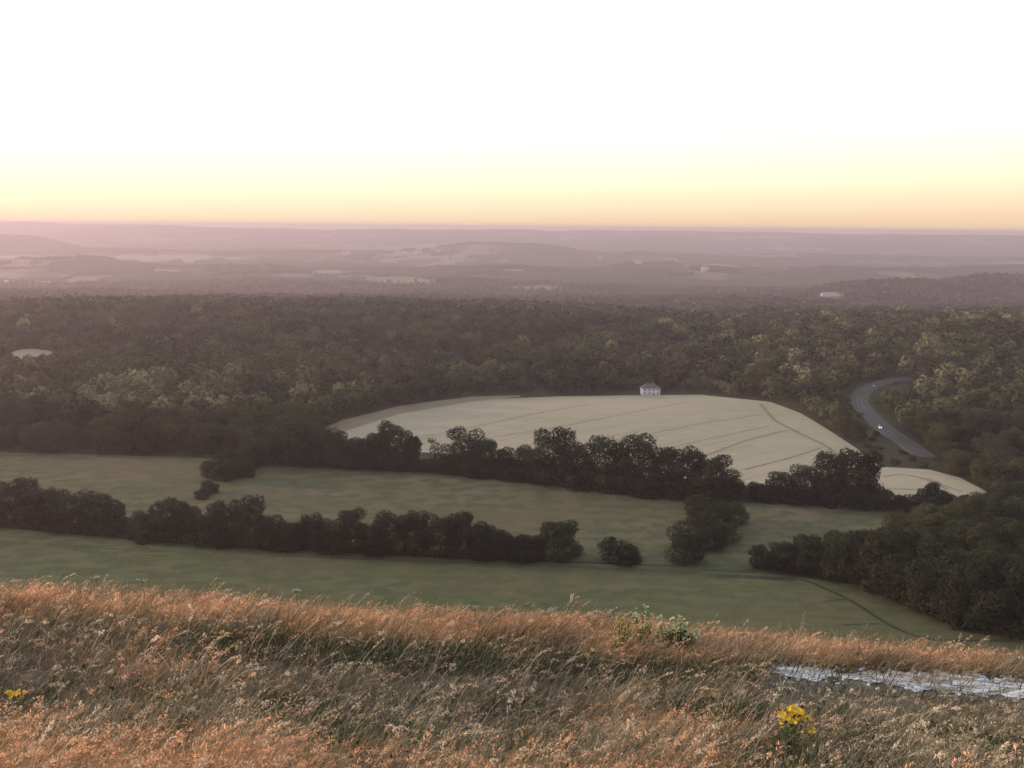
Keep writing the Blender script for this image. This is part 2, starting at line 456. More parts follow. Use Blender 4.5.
def strip(name, label, pts, width, mat, lift=.3, kind='structure', cross=1, closed=False, world_pts=None, dens=1.0):
    P = G([p[0] for p in pts], [p[1] for p in pts]) if world_pts is None else world_pts
    # smooth resample
    d = np.r_[0, np.cumsum(np.hypot(*np.diff(P[:, :2], axis=0).T))]
    n_ = max(6, int(d[-1] / (3.0 / dens)))
    tt = np.linspace(0, d[-1], n_)
    x = np.interp(tt, d, P[:, 0]); y = np.interp(tt, d, P[:, 1])
    k = np.ones(5) / 5
    if n_ > 12:
        x[2:-2] = np.convolve(x, k, 'valid'); y[2:-2] = np.convolve(y, k, 'valid')
    tx = np.gradient(x); ty = np.gradient(y); L = np.hypot(tx, ty); nx_, ny_ = -ty / L, tx / L
    offs = np.linspace(-.5, .5, cross + 1) * width
    PX = x[:, None] + nx_[:, None] * offs; PYY = y[:, None] + ny_[:, None] * offs
    Pz = Z(PX, PYY) + lift
    V = np.stack([PX, PYY, Pz], -1).reshape(-1, 3)
    ix = np.arange(n_ * (cross + 1)).reshape(n_, cross + 1)
    Q = np.stack([ix[:-1, :-1], ix[:-1, 1:], ix[1:, 1:], ix[1:, :-1]], -1).reshape(-1, 4)
    o = link(name, mesh_np(name, V, Q, mat))
    tag(o, label, kind=kind)
    return np.stack([x, y], -1)

for pts, w in (([(760, 404), (775, 421), (800, 434), (826, 446), (838, 456)], 2.6), ([(700, 458), (745, 441), (788, 430), (800, 432)], 1.8),
               ([(745, 470), (790, 458), (822, 448)], 1.5), ([(425, 436), (470, 428), (520, 417), (590, 404)], 1.1),
               ([(480, 440), (560, 427), (640, 411), (690, 402)], 1.1), ([(560, 450), (640, 436), (700, 424), (765, 414)], 1.1),
               ([(640, 455), (700, 441), (770, 426)], 1.0),
               ([(882, 477), (905, 474), (930, 481), (948, 490)], 1.6), ([(882, 489), (925, 490)], 1.3), ([(925, 478), (950, 488), (962, 492)], 1.6)):
    strip('tramline', 'dark tramline curving through the wheat', pts, w, M['track'], lift=.26, cross=2)
M['track_faint'] = plain('track_faint', (0.28, 0.255, 0.18), noise=.3, scale=.3)
for k in range(13):
    xa = 395 + 31 * k; ya = float(np.interp(xa, [400, 480, 560, 640, 700, 770, 830], [447, 455, 463, 471, 479, 485, 488]))
    n_l = 150 - 5 * k
    strip('tramline', 'faint tramline in the wheat', [(xa, ya), (xa + n_l * .5, ya - n_l * .13), (xa + n_l, ya - n_l * .235)], .7, M['track_faint'], lift=.24, cross=1)
strip('farm_track', 'pale bare track along the lower edge of the wheat', [(395, 450.5), (420, 452), (452, 453.5), (520, 460), (600, 470), (700, 480), (790, 484)], 3.4, M['headland'], lift=.34, cross=3)
for pts, w in (([(700, 570), (760, 573), (800, 578), (850, 600), (880, 620), (905, 634), (930, 641), (1010, 641)], 1.5),
               ([(716, 576), (760, 578), (796, 580)], 3.0), ([(826, 601), (846, 600)], .8), ([(842, 625), (880, 624)], 1.0)):
    strip('ditch', 'dark ditch line crossing the near green field', pts, w, M['ditch'], lift=.2, cross=2)
for pts, w in (([(-20, 541), (60, 546), (160, 552)], .7), ([(250, 555), (400, 561), (560, 567), (700, 573)], .7), ([(130, 548), (150, 549)], 1.2)):
    strip('field_furrow', 'faint mown line on the near green field', pts, w, M['ditch'], lift=.16, cross=1)

# ------------------------------------------------------------------ road
RP = [(925, 458), (905, 443), (885, 430), (870, 416), (859, 404), (860, 394), (872, 386), (892, 380.5), (915, 378), (945, 378)]
road_c = strip('verge', 'grass verge beside the valley road', RP, 16, M['verge'], lift=.25, cross=6)
strip('road', 'grey asphalt road bending through the woods', RP, 11.5, M['asphalt'], lift=.42, cross=5)
RPW = np.c_[road_c, road_c[:, :1] * 0]
def offset_line(P, off):
    tx = np.gradient(P[:, 0]); ty = np.gradient(P[:, 1]); L = np.hypot(tx, ty)
    return np.c_[P[:, 0] - ty / L * off, P[:, 1] + tx / L * off, P[:, 0] * 0]
for off in (-5.2, 5.2):
    strip('road_line', 'white edge line painted on the road', None, .09, M['road_paint'], lift=.47, world_pts=offset_line(road_c, off))
    # real kerb: a raised ridge
    L = offset_line(road_c, off * 5.85 / 5.2)
    n_ = len(L)
    L2 = offset_line(road_c, off * 6.1 / 5.2)
    za, zb = Z(L[:, 0], L[:, 1]), Z(L2[:, 0], L2[:, 1])
    V = np.concatenate([np.c_[L[:, :2], za + .3], np.c_[L[:, :2], za + .55], np.c_[L2[:, :2], zb + .55], np.c_[L2[:, :2], zb + .2]])
    i = np.arange(n_ - 1)
    Q = np.concatenate([np.stack([i + k * n_, i + 1 + k * n_, i + 1 + (k + 1) * n_, i + (k + 1) * n_], -1) for k in range(3)])
    o = link('kerb', mesh_np('kerb', V, Q, M['kerb'])); tag(o, 'concrete kerb along the valley road', kind='structure')
npts = len(road_c)
for k in range(0, npts - 4, 5):
    strip('road_line', 'white dash on the centre of the road', None, .12, M['road_paint'], lift=.47, world_pts=np.c_[road_c[k:k + 3], [0, 0, 0]], dens=3)
# hatched splitter island on the bend
ki = int(npts * .50)
for off in (-1.6, 1.6):
    strip('road_line', 'white island outline on the bend of the road', None, .35, M['road_paint'], lift=.48, world_pts=offset_line(road_c, off)[ki - 7:ki + 10])

# ------------------------------------------------------------------ trees
def crown_arrays(seed, H=12.0, W=10.0, nl=14, nq=2600, ls=.55, skirt=.0, tall=1.0, gap=.0, big=1.0, jit=.33):
    r = np.random.default_rng(seed)
    lob = [(0, 0, H * .50, W * .33, H * .34)]
    lob.append((0, 0, H * .22, W * .43, H * .24))
    for k in range(nl):
        a = r.uniform(0, 2 * np.pi); h = r.uniform(.12, .88)
        rr = W * .5 * math.sqrt(max(0, 1 - ((h - .42) / .62) ** 2)) * r.uniform(.45, .82)
        s_ = r.uniform(.13, .23) * big
        lob.append((rr * math.cos(a), rr * math.sin(a), H * h, W * s_, W * s_ * r.uniform(.75, 1.05) * tall))
    lob = np.array(lob)
    area = lob[:, 3] * lob[:, 4] + 0.4; pr = area / area.sum()
    which = r.choice(len(lob), nq, p=pr)
    d = r.normal(size=(nq, 3)); d /= np.linalg.norm(d, axis=1)[:, None]
    L = lob[which]
    rad = r.uniform(.72, 1.12, nq) ** .7 * (.8 + .4 * vnoise(d[:, 0] * 3 + which * 7, d[:, 1] * 3 + d[:, 2] * 5, seed))
    Cn = np.stack([L[:, 0] + d[:, 0] * L[:, 3] * rad, L[:, 1] + d[:, 1] * L[:, 3] * rad, L[:, 2] + d[:, 2] * L[:, 4] * rad], -1)
    keep = (Cn[:, 2] > H * skirt)
    # drop the ones buried deep inside other lobes
    for q in lob:
        e = ((Cn[:, 0] - q[0]) / q[3]) ** 2 + ((Cn[:, 1] - q[1]) / q[3]) ** 2 + ((Cn[:, 2] - q[2]) / q[4]) ** 2
        keep &= (e > .42)
    if gap: keep &= (fbm(Cn[:, 0] * .6 + 9, Cn[:, 2] * .6, seed, 2) > gap)
    Cn = Cn[keep]; d = d[keep]
    nrm = d + r.normal(size=d.shape) * jit; nrm /= np.linalg.norm(nrm, axis=1)[:, None]
    return quads_at(Cn, nrm, ls, r)

def quads_at(Cn, nrm, ls, r):
    k = len(Cn)
    up = r.normal(size=(k, 3))
    t = np.cross(nrm, up); t /= np.linalg.norm(t, axis=1)[:, None] + 1e-9
    b_ = np.cross(nrm, t)
    sz = ls * r.uniform(.6, 1.35, k)[:, None]
    V = np.zeros((k, 4, 3))
    for j, (a, c) in enumerate(((-1, -.7), (.8, -1), (1, .8), (-.7, 1))):
        V[:, j] = Cn + t * sz * a * r.uniform(.5, 1.1, (k, 1)) * .5 + b_ * sz * c * r.uniform(.5, 1.1, (k, 1)) * .5 + nrm * sz * r.uniform(-.15, .15, (k, 1))
    return V.reshape(-1, 3), np.arange(k * 4).reshape(-1, 4)

def trunk_mesh(name, H=12.0, r0=.32, seed=0, up=.62):
    r = np.random.default_rng(seed); Vs = []; Qs = []; base = 0
    def tube(pts, rads, k=7):
        nonlocal base
        a = np.linspace(0, 2 * np.pi, k, endpoint=False)
        for p, q in zip(pts, rads): Vs.append(np.stack([p[0] + q * np.cos(a), p[1] + q * np.sin(a), np.full(k, p[2])], -1))
        for i in range(len(pts) - 1):
            for j in range(k):
                Qs.append([base + i * k + j, base + i * k + (j + 1) % k, base + (i + 1) * k + (j + 1) % k, base + (i + 1) * k + j])
        base += k * len(pts)
    ln = r.normal(0, .25, 2)
    tube([(0, 0, -.6), (0, 0, .4), (ln[0] * .5, ln[1] * .5, H * .3), (ln[0], ln[1], H * up)], [r0 * 1.3, r0, r0 * .8, r0 * .3])
    for k_ in range(6):
        a = r.uniform(0, 6.28); z0 = H * r.uniform(.15, .45); l_ = H * r.uniform(.18, .3)
        p0 = np.array([ln[0] * .4, ln[1] * .4, z0]); p1 = p0 + np.array([math.cos(a) * l_ * .6, math.sin(a) * l_ * .6, l_ * .5]); p2 = p1 + np.array([math.cos(a) * l_ * .5, math.sin(a) * l_ * .5, l_ * .6])
        tube([p0, p1, p2], [r0 * .45, r0 * .28, r0 * .1], 5)
    return mesh_np(name, np.concatenate(Vs), np.array(Qs), M['bark'], smooth=True)

H0 = 12.0
KINDS = {}
def kind(key, mat, shapes):
    KINDS[key] = [(mesh_np('crown', *crown_arrays(s_, **kw), mat), trunk_mesh('trunk', H0, seed=s_)) for s_, kw in shapes]
kind('dark', M['leaf_dark'], [(k, dict(nl=13 + k, nq=13000, ls=.33, W=9.5 + (k % 3))) for k in range(1, 7)])
kind('mid', M['leaf_mid'], [(k, dict(nl=12 + k, nq=13000, ls=.33, W=9 + (k % 3))) for k in range(11, 15)])
kind('pale', M['leaf_pale'], [(k, dict(nl=16, nq=10000, ls=.33, W=7.5, tall=1.5, skirt=.1)) for k in range(21, 24)])
kind('bush', M['leaf_dark'], [(k, dict(nl=9, nq=6000, W=15, skirt=.0, ls=.6)) for k in range(31, 34)])
kind('thin', M['leaf_dark'], [(41, dict(nl=7, nq=2000, ls=.35, W=6.0, skirt=.25, gap=.42)), (42, dict(nl=6, nq=1600, ls=.35, W=5, skirt=.3, gap=.4))])

ORD = ['first', 'second', 'third', 'fourth', 'fifth', 'sixth', 'seventh', 'eighth', 'ninth', 'tenth', 'eleventh', 'twelfth', 'thirteenth', 'fourteenth', 'fifteenth', 'sixteenth',
       'seventeenth', 'eighteenth', 'nineteenth', 'twentieth', 'twenty-first', 'twenty-second', 'twenty-third', 'twenty-fourth', 'twenty-fifth', 'twenty-sixth', 'twenty-seventh',
       'twenty-eighth', 'twenty-ninth', 'thirtieth', 'thirty-first', 'thirty-second', 'thirty-third', 'thirty-fourth', 'thirty-fifth', 'thirty-sixth', 'thirty-seventh', 'thirty-eighth']
TREES = []                                     # (x, y, radius, z) of everything placed, keeps the scatter off it
def tree(P, h, w, key, label, group, cat=None, name=None):
    """one tree: an Empty at the foot, trunk and crown under it"""
    vs = KINDS[key]; cm, tm = vs[int(rng.integers(len(vs)))]
    bush = key == 'bush'
    o = thing(name or ('bush' if bush else 'tree'), label, cat or ('bush' if bush else 'tree'), (P[0], P[1], Z(P[0], P[1]) - .05), rng.uniform(0, 6.28), group)
    W0 = {'dark': 10.5, 'mid': 10.0, 'pale': 8.0, 'bush': 15.0, 'thin': 6.0}[key]
    o.scale = (w / W0, w / W0, h / H0)
    link('trunk' if not bush else 'stem', tm, o)
    link('crown' if not bush else 'foliage', cm, o)
    TREES.append((P[0], P[1], w * .42))
    return o

def place_row(rows, labelf, group, key='dark'):
    P = G([q[0] for q in rows], [q[2] for q in rows])
    for i, q in enumerate(rows):
        dist = float(np.linalg.norm(P[i] - EYEn))
        h = (q[2] - q[1]) / F * dist * .96; w = q[3] / F * dist * 1.12
        k = q[4] if len(q) > 4 else key
        lab = labelf(i, q)
        p = P[i] + np.array([0, w * .3, 0])
        tree(p, h, w, k, lab, group)

def size_word(q):
    h = q[2] - q[1]; w = q[3]
    a = 'tall' if h > 46 else ('low' if h < 26 else 'medium')
    b_ = 'broad' if w > 37 else ('narrow' if w < 26 else 'rounded')
    return f'{a} {b_}'

lower = [(-30, 486, 525, 40), (8, 488, 528, 42), (35, 495, 530, 36), (62, 498, 533, 36), (90, 499, 536, 36), (112, 505, 538, 26), (140, 514, 541, 24), (165, 504, 543, 40), (185, 508, 545, 26),
         (205, 519, 547, 24), (222, 505, 548, 34), (245, 501, 549, 40), (268, 517, 550, 26), (290, 521, 551, 30), (310, 516, 552, 28), (330, 519, 553, 26), (350, 511, 555, 34), (372, 521, 556, 26),
         (392, 513, 557, 34), (415, 512, 558, 32), (440, 515, 559, 34), (460, 512, 560, 34), (480, 523, 561, 26), (497, 527, 561, 26), (515, 536, 562, 24), (533, 537, 562, 26)]
place_row(lower, lambda i, q: f'{size_word(q)} tree in the lower hedge, {ORD[i]} from its left end', 'trees in the lower hedge')
place_row([(558, 519, 562, 44)], lambda i, q: 'rounded dark tree standing at the right end of the lower hedge row', 'trees in the lower hedge')
place_row([(622, 542, 565, 40, 'bush')], lambda i, q: 'lone low dark bush in the gap right of the lower hedge row', 'bushes in the hedges')
mid = [(262, 430, 466, 32), (291, 424, 467, 36), (312, 430, 467, 28), (331, 427, 468, 30), (353, 438, 469, 30), (374, 430, 470, 34), (396, 421, 471, 40), (411, 434, 472, 18)]
place_row(mid, lambda i, q: f'{size_word(q)} tree in the middle hedge, {ORD[i]} from its left end', 'trees in the middle hedge')
place_row([(434, 433, 472, 15, 'thin')], lambda i, q: 'thin see-through young tree in the gap of the middle hedge against the wheat', 'trees in the middle hedge')
mid2 = [(463, 429, 475, 36), (484, 439, 478, 34), (505, 449, 480, 30), (525, 446, 482, 28), (553, 429, 486, 50), (580, 443, 489, 34), (606, 436, 492, 44), (640, 434, 496, 48), (665, 446, 498, 32), (690, 449, 500, 38), (713, 454, 502, 40), (733, 478, 503, 30)]
place_row(mid2, lambda i, q: f'{size_word(q)} tree in the hedge below the wheat, {ORD[i]} right of its gap', 'trees in the middle hedge')
place_row([(757, 484, 501, 20), (781, 474, 502, 26), (806, 468, 504, 32), (831, 455, 506, 34), (862, 450, 508, 46)], lambda i, q: f'{size_word(q)} tree in the clump below the wheat, {ORD[i]} from the left', 'trees in the clump by the wheat')
place_row([(892, 494, 512, 26, 'bush'), (914, 496, 514, 26, 'bush'), (937, 489, 515, 26, 'bush'), (958, 499, 514, 24, 'bush'), (976, 497, 514, 24, 'bush')], lambda i, q: f'dark bush below the small right wheat patch, {ORD[i]} from the left', 'bushes in the hedges')
place_row([(702, 497, 528, 32), (720, 503, 536, 32), (737, 501, 526, 22, 'mid'), (686, 528, 566, 34), (708, 518, 553, 32), (727, 522, 545, 22, 'mid')], lambda i, q: ['rounded tree at the top left of the belt linking both hedges','broad tree in the middle of the belt linking both hedges','mid green tree at the top right of the belt between hedges','broad dark tree at the lower left end of the belt between hedges','medium dark tree at the lower middle of the belt between hedges','mid green low tree on the right side of the belt between hedges'][i], 'trees in the belt between the hedges')
place_row([(246, 448, 470, 26), (230, 450, 473, 26, 'bush'), (213, 458, 478, 24, 'bush'), (240, 462, 478, 24, 'bush'), (224, 462, 482, 30, 'bush'), (206, 483, 495, 18, 'bush'), (200, 492, 500, 14, 'bush')],
          lambda i, q: ['tree at the top of the scrub spur running into the left pasture', 'bush at the upper left of the scrub spur in the left pasture', 'bush on the left tip of the scrub spur in the left pasture', 'bush on the right side of the scrub spur in the pasture',
                        'broad green bush at the foot of the scrub spur in the pasture', 'small faded bush standing alone below the scrub spur', 'smallest faded bush in the pasture behind the lower hedge'][i], 'scrub on the pasture')
place_row([(352, 452, 470, 40, 'bush'), (385, 455, 471, 40, 'bush'), (425, 460, 473, 26, 'bush'), (447, 458, 475, 28, 'bush'), (480, 459, 478, 40, 'bush'), (512, 462, 481, 38, 'bush'), (545, 466, 486, 40, 'bush'), (578, 469, 490, 42, 'bush'), (612, 474, 494, 42, 'bush'), (648, 478, 498, 42, 'bush'), (682, 482, 501, 40, 'bush'), (712, 484, 503, 36, 'bush'), (770, 488, 504, 34, 'bush'), (800, 490, 506, 36, 'bush'), (834, 490, 508, 40, 'bush'), (868, 492, 511, 40, 'bush')],
          lambda i, q: f'low dark bush filling the foot of the middle hedge, {ORD[i]} from the left', 'bushes in the hedges')
place_row([(150, 524, 543, 34, 'bush'), (205, 528, 547, 34, 'bush'), (280, 534, 552, 40, 'bush'), (330, 537, 555, 38, 'bush'), (376, 538, 558, 36, 'bush'), (486, 543, 562, 36, 'bush'), (524, 545, 563, 36, 'bush')],
          lambda i, q: f'low dark bush at the foot of the lower hedge, {ORD[i]} from the left', 'bushes in the hedges')
front = [(765, 549, 569, 24), (785, 545, 573, 30), (810, 540, 577, 40), (838, 539, 582, 38), (865, 535, 590, 42), (892, 531, 598, 44), (915, 543, 608, 42), (940, 552, 620, 44), (966, 560, 629, 44), (992, 566, 636, 46), (1020, 570, 641, 50)]
place_row(front, lambda i, q: f'{size_word(q)} tree fronting the lower right wood, {ORD[i]} from its left tip', 'trees of the lower right wood')
n_manual = len(TREES)

# scatter of woodland trees over everything that is not field, road or yard
HOUSE = G([650], [394.5])[0]
FARM = G([830], [296])[0]
def scatter(y0, y1, step, seed):
    r = np.random.default_rng(seed)
    gx = np.arange(-.72 * y1 - 40, .72 * y1 + 40, step); gy = np.arange(y0, y1, step)
    X, Y = np.meshgrid(gx, gy); X = X + r.uniform(-.42, .42, X.shape) * step; Y = Y + r.uniform(-.42, .42, Y.shape) * step
    X = X.ravel(); Y = Y.ravel()
    k = np.abs(X) < .66 * Y + 30
    X, Y = X[k], Y[k]
    ok = np.ones(len(X), bool)
    for f in FIELDS: ok &= ~inpoly(X, Y, f)
    dr = np.min(np.hypot(X[:, None] - road_c[::2, 0], Y[:, None] - road_c[::2, 1]), axis=1) if len(X) < 60000 else np.full(len(X), 99.)
    ok &= dr > 9.0
    ok &= np.hypot(X - HOUSE[0], Y - HOUSE[1]) > 15
    return X[ok], Y[ok]

# keep the hidden strips outside the drawn fields clear: wood only beyond the woodland's own front line
woodfront = [(-200, 451), (0, 452), (100, 452.5), (200, 457), (256, 465), (300, 466), (330, 440), (345, 421), (400, 405), (480, 396), (560, 394), (700, 393), (770, 400), (802, 410), (832, 428), (864, 449), (882, 465), (930, 468), (962, 476), (990, 490),
             (990, 506), (925, 514), (905, 522), (880, 532), (850, 545), (820, 560), (870, 585), (920, 606), (965, 622), (1030, 636), (1150, 645)]
WF = G([p[0] for p in woodfront], [p[1] for p in woodfront])
WPOLY = np.concatenate([WF[:, :2], [[1200, 1350], [-1200, 1350]]])
X, Y = scatter(250, 1250, 14.3, 3)
ok = inpoly(X, Y, WPOLY)
X, Y = X[ok], Y[ok]
T = np.array(TREES)
dmin = np.min(np.hypot(X[:, None] - T[None, :, 0], Y[:, None] - T[None, :, 1]) - T[None, :, 2], axis=1)
X, Y = X[dmin > 2.0], Y[dmin > 2.0]
hh = 9.0 + 9.5 * fbm(X / 45, Y / 45, 90, 2) + rng.uniform(-3, 4.5, len(X))
ww = np.maximum(12.0, hh * rng.uniform(.8, 1.12, len(X)))
# low scrub where the road or the house shows over the trees
RZ = np.c_[road_c, Z(road_c[:, 0], road_c[:, 1])]
rx, ry, rw = proj(RZ)
hx, hy, hw = proj(np.array([[HOUSE[0], HOUSE[1], HOUSE[2] + 2.5]]))
bx, by, bw = proj(np.c_[X, Y, Z(X, Y)])
half = ww / 2 / bw * F; topy = by - hh / bw * F
hide = np.zeros(len(X), bool)
for a, b_, c in list(zip(rx, ry, rw))[::2]:
    hide |= (np.abs(bx - a) < half + 2) & (topy < b_ + 2) & (by > b_) & (a < 912)
hide |= (np.abs(bx - hx[0]) < half + 10) & (topy < hy[0] + 3) & (by > hy[0] - 1)
stub = FIELDS[5].mean(0)
sfx, sfy, _ = proj(np.array([[stub[0], stub[1], Z(stub[0], stub[1])]]))
hide |= (np.abs(bx - sfx[0]) < half + 18) & (topy < sfy[0] + 1) & (by > sfy[0])
hh = np.where(hide, np.minimum(hh, 3.0 + rng.uniform(-.8, .8, len(X))), hh); ww = np.where(hide, 6.0, ww)
# crown tone patches: pale at set spots, mid green mostly by noise
sp_n = fbm(X / 60, Y / 60, 130, 2)
pale = (((bx > 85) & (bx < 228) & (by > 392) & (by < 422)) | ((bx > 285) & (bx < 312) & (by > 385) & (by < 410)) | ((bx > 10) & (bx < 50) & (by > 392) & (by < 415)) | ((bx > 228) & (bx < 245) & (by > 385) & (by < 420))) & (rng.random(len(X)) < .75)
pale |= ((bx > 700) & (bx < 1024) & (by < 400) & (rng.random(len(X)) < .10)) | (rng.random(len(X)) < .015)
midt = (sp_n > .52) | ((bx > 770) & (rng.random(len(X)) < .4)) | ((bx < 260) & (by < 430) & (rng.random(len(X)) < .4))
hh = np.where(pale & ~hide, hh * 1.12, hh)
vis = (bx > -25) & (bx < 1050) & (by > 300)
order = np.argsort(bw + 1e5 * (~vis))
N_IND = 300 - n_manual
ind = order[:N_IND]
isind = np.zeros(len(X), bool); isind[ind] = True
LAB = {}
zones_ = {'lower right wood': [i for i in ind if by[i] > 505 and bx[i] > 700], 'wood above the left pasture': [i for i in ind if bx[i] < 300],
          'wood beyond the wheat': [i for i in ind if 300 <= bx[i] < 780 and by[i] < 440]}
took = set(sum(zones_.values(), [])); zones_['wood round the road'] = [i for i in ind if i not in took]
for zn, mem in zones_.items():
    mem.sort(key=lambda i: bw[i]); per = max(9, int(math.ceil(len(mem) / 9)))
    for rr_ in range(0, len(mem), per):
        row = sorted(mem[rr_:rr_ + per], key=lambda i: bx[i])
        for j, i in enumerate(row):
            rw_ = ORD[rr_ // per]
            LAB[i] = (f'tree, {zn}, {rw_} rank back, {ORD[j]} from left', f'trees of the {zn}')
for i in ind:
    key = 'pale' if pale[i] and not hide[i] else ('mid' if midt[i] else 'dark')
    tone = {'pale': 'pale grey-green', 'mid': 'mid green', 'dark': 'dark'}[key]
    sz = 'large' if hh[i] > 14.5 else ('small' if hh[i] < 11 else 'medium')
    if hide[i]: sz, key = 'low scrubby', 'bush' if not midt[i] else 'mid'
    lab, grp = LAB[i]
    lab = f'{sz} {tone} ' + lab
    tree((X[i], Y[i]), hh[i], ww[i], key, lab, grp, cat='tree', name='tree')

# the rest of the woodland: one mass of small leaf clumps
def wood_mass(X, Y, hh, ww, tone, nq, ls, seed, protoN=6):
    r = np.random.default_rng(seed)
    Vs, Qs, Cs, base = [], [], [], 0
    protos = []
    for k in range(protoN):
        for tall in (1.0, 1.4):
            v, q = crown_arrays(seed * 10 + k, H=12, W=10, nl=4 + k % 3, big=1.6, jit=.2, nq=nq, ls=ls, skirt=.15, tall=tall)
            # keep a solid low core so the clumps never float
            protos.append(v)
    for i in range(len(protos)):
        sel = np.where((np.arange(len(X)) * 7 + 3) % len(protos) == i)[0]
        if len(sel) == 0: continue
        v = protos[i]
        a = r.uniform(0, 6.28, len(sel)); ca, sa = np.cos(a)[:, None], np.sin(a)[:, None]
        sx_ = (ww[sel] / 10)[:, None]
        x = (v[None, :, 0] * ca - v[None, :, 1] * sa) * sx_ + X[sel][:, None]
        y = (v[None, :, 0] * sa + v[None, :, 1] * ca) * sx_ + Y[sel][:, None]
        z = v[None, :, 2] * (hh[sel] / 12)[:, None] + Z(X[sel], Y[sel])[:, None]
        Vv = np.stack([x, y, z], -1).reshape(-1, 3)
        cc = np.repeat(tone[sel], len(v), axis=0)
        Vs.append(Vv); Cs.append(cc)
    V = np.concatenate(Vs); Cc = np.concatenate(Cs)
    return V, np.arange(len(V)).reshape(-1, 4), Cc

DARK = np.array([.026, .032, .016]); MID = np.array([.058, .068, .030]); PALE = np.array([.15, .15, .078]); BROWN = np.array([.066, .058, .032])
def tones(X, Y, pale, midt, seed):
    r = np.random.default_rng(seed)
    t = np.where(midt[:, None], MID, DARK)
    br = (fbm(X / 150 + 5, Y / 150, 140, 2) > .56) & (r.random(len(X)) < .6)
    t = np.where(br[:, None], BROWN, t)
    t = np.where(pale[:, None], PALE, t)
    return t * r.uniform(.6, 1.5, (len(X), 1))
rest = ~isind
a1 = wood_mass(X[rest], Y[rest], hh[rest], ww[rest], tones(X[rest], Y[rest], pale[rest], midt[rest], 1), 330, 1.5, 5)
print('near wood trees', rest.sum())
X2, Y2 = scatter(1250, 4250, 14.5, 4)
ys_ = np.geomspace(1000, 4200, 60)
tx_ = np.clip(np.searchsorted(ys_, Y2) - 1, 0, 59)
sl = np.stack([(Z(X2 / Y2 * q, X2 * 0 + q) + 6 - 132) / q for q in ys_], 0)
cm_ = np.maximum.accumulate(sl, 0)
seen_ = ((Z(X2, Y2) + 20 - 132) / Y2) > cm_[np.maximum(tx_ - 1, 0), np.arange(len(X2))] - .0006
X2, Y2 = X2[seen_], Y2[seen_]
# leave open farmland in patches
keep = (fbm(X2 / 420, Y2 / 300, 150, 3) < .75) | (np.hypot(X2 - FARM[0], Y2 - FARM[1]) < 1100)
for f in FARPOLY: keep &= ~inpoly(X2, Y2, f)
keep &= np.hypot(X2 - FARM[0], Y2 - FARM[1]) > 45
X2, Y2 = X2[keep], Y2[keep]
h2 = 10 + 9 * fbm(X2 / 60, Y2 / 60, 160, 2) + rng.uniform(-2.5, 3, len(X2)); w2 = h2 * rng.uniform(.8, 1.15, len(X2))
fx, fy, fw = proj(np.c_[X2, Y2, Z(X2, Y2)])
fmx, fmy, _ = proj(np.array([[FARM[0], FARM[1], FARM[2]]]))
hf = (np.abs(fx - fmx[0]) < 15) & (fy > fmy[0]) & (fy < fmy[0] + 8)
h2 = np.where(hf, 2.0, h2)
low = np.zeros(len(X2), bool)
for f in FARPIC:
    for q in (1.0, .55): low |= inpoly(fx, fy - q * h2 / fw * F, f)
h2 = np.where(low & (rng.random(len(X2)) < .88), 1.5, h2)
p2 = rng.random(len(X2)) < .03; m2 = fbm(X2 / 120, Y2 / 120, 170, 2) > .5
fa = Y2 > 2400
tn2 = tones(X2, Y2, p2, m2, 2)
a2 = wood_mass(X2[~fa], Y2[~fa], h2[~fa], w2[~fa], tn2[~fa], 56, 3.2, 8)
a3 = wood_mass(X2[fa], Y2[fa], h2[fa], w2[fa], tn2[fa], 26, 5.2, 9)
print('far wood trees', len(X2))
V = np.concatenate([a1[0], a2[0], a3[0]]); Cc = np.concatenate([a1[2], a2[2], a3[2]])
o = link('woodland', mesh_np('woodland', V, np.arange(len(V)).reshape(-1, 4), M['leaf_wood'], cols=Cc))
tag(o, 'dense mixed woodland covering the plain', kind='stuff')

# distant canopy: woods and hedged farmland from 2.6 km to the skyline
uu = np.linspace(-.72, .72, 1500)
yy = np.concatenate([np.geomspace(4150, 7000, 190), np.geomspace(7020, 14200, 190)])
UU, YY = np.meshgrid(uu, yy); XX = UU * YY
wm = fbm(XX / 520, YY / 420, 180, 3)
hn = fbm(XX / 14, YY / 14, 190, 2) * .6 + fbm(XX / 60, YY / 60, 195, 2) * .4
wood = sstep(.565, .55, wm)
# hedgerows between the open fields
hx_ = np.abs(fbm(XX / 300, YY / 300, 200, 2) - .5) < .012
wood = np.maximum(wood, hx_ * .8)
Hh = 16 * wood * (.5 + 1.0 * hn) - 4 * (1 - wood)
for f in FARPOLY:
    Hh = np.where(inpoly(XX, YY, f), -5, Hh)
cz = Z(XX, YY)
for q in (1.0, .5):
    cx_, cy_, _ = proj(np.stack([XX, YY, cz + np.maximum(Hh, 0) * q], -1))
    for f in FARPIC: Hh = np.where(inpoly(cx_, cy_, f) & (fbm(XX / 130, YY / 260, 215, 2) < .6), -5, Hh)
V = np.stack([XX, YY, cz + Hh], -1).reshape(-1, 3)
ix = np.arange(V.shape[0]).reshape(UU.shape)
Q = np.stack([ix[:-1, :-1], ix[:-1, 1:], ix[1:, 1:], ix[1:, :-1]], -1).reshape(-1, 4)
o = link('distant_woodland', mesh_np('distant_woodland', V, Q, M['canopy']))
tag(o, 'far woods and hedgerows fading into the haze', kind='stuff')

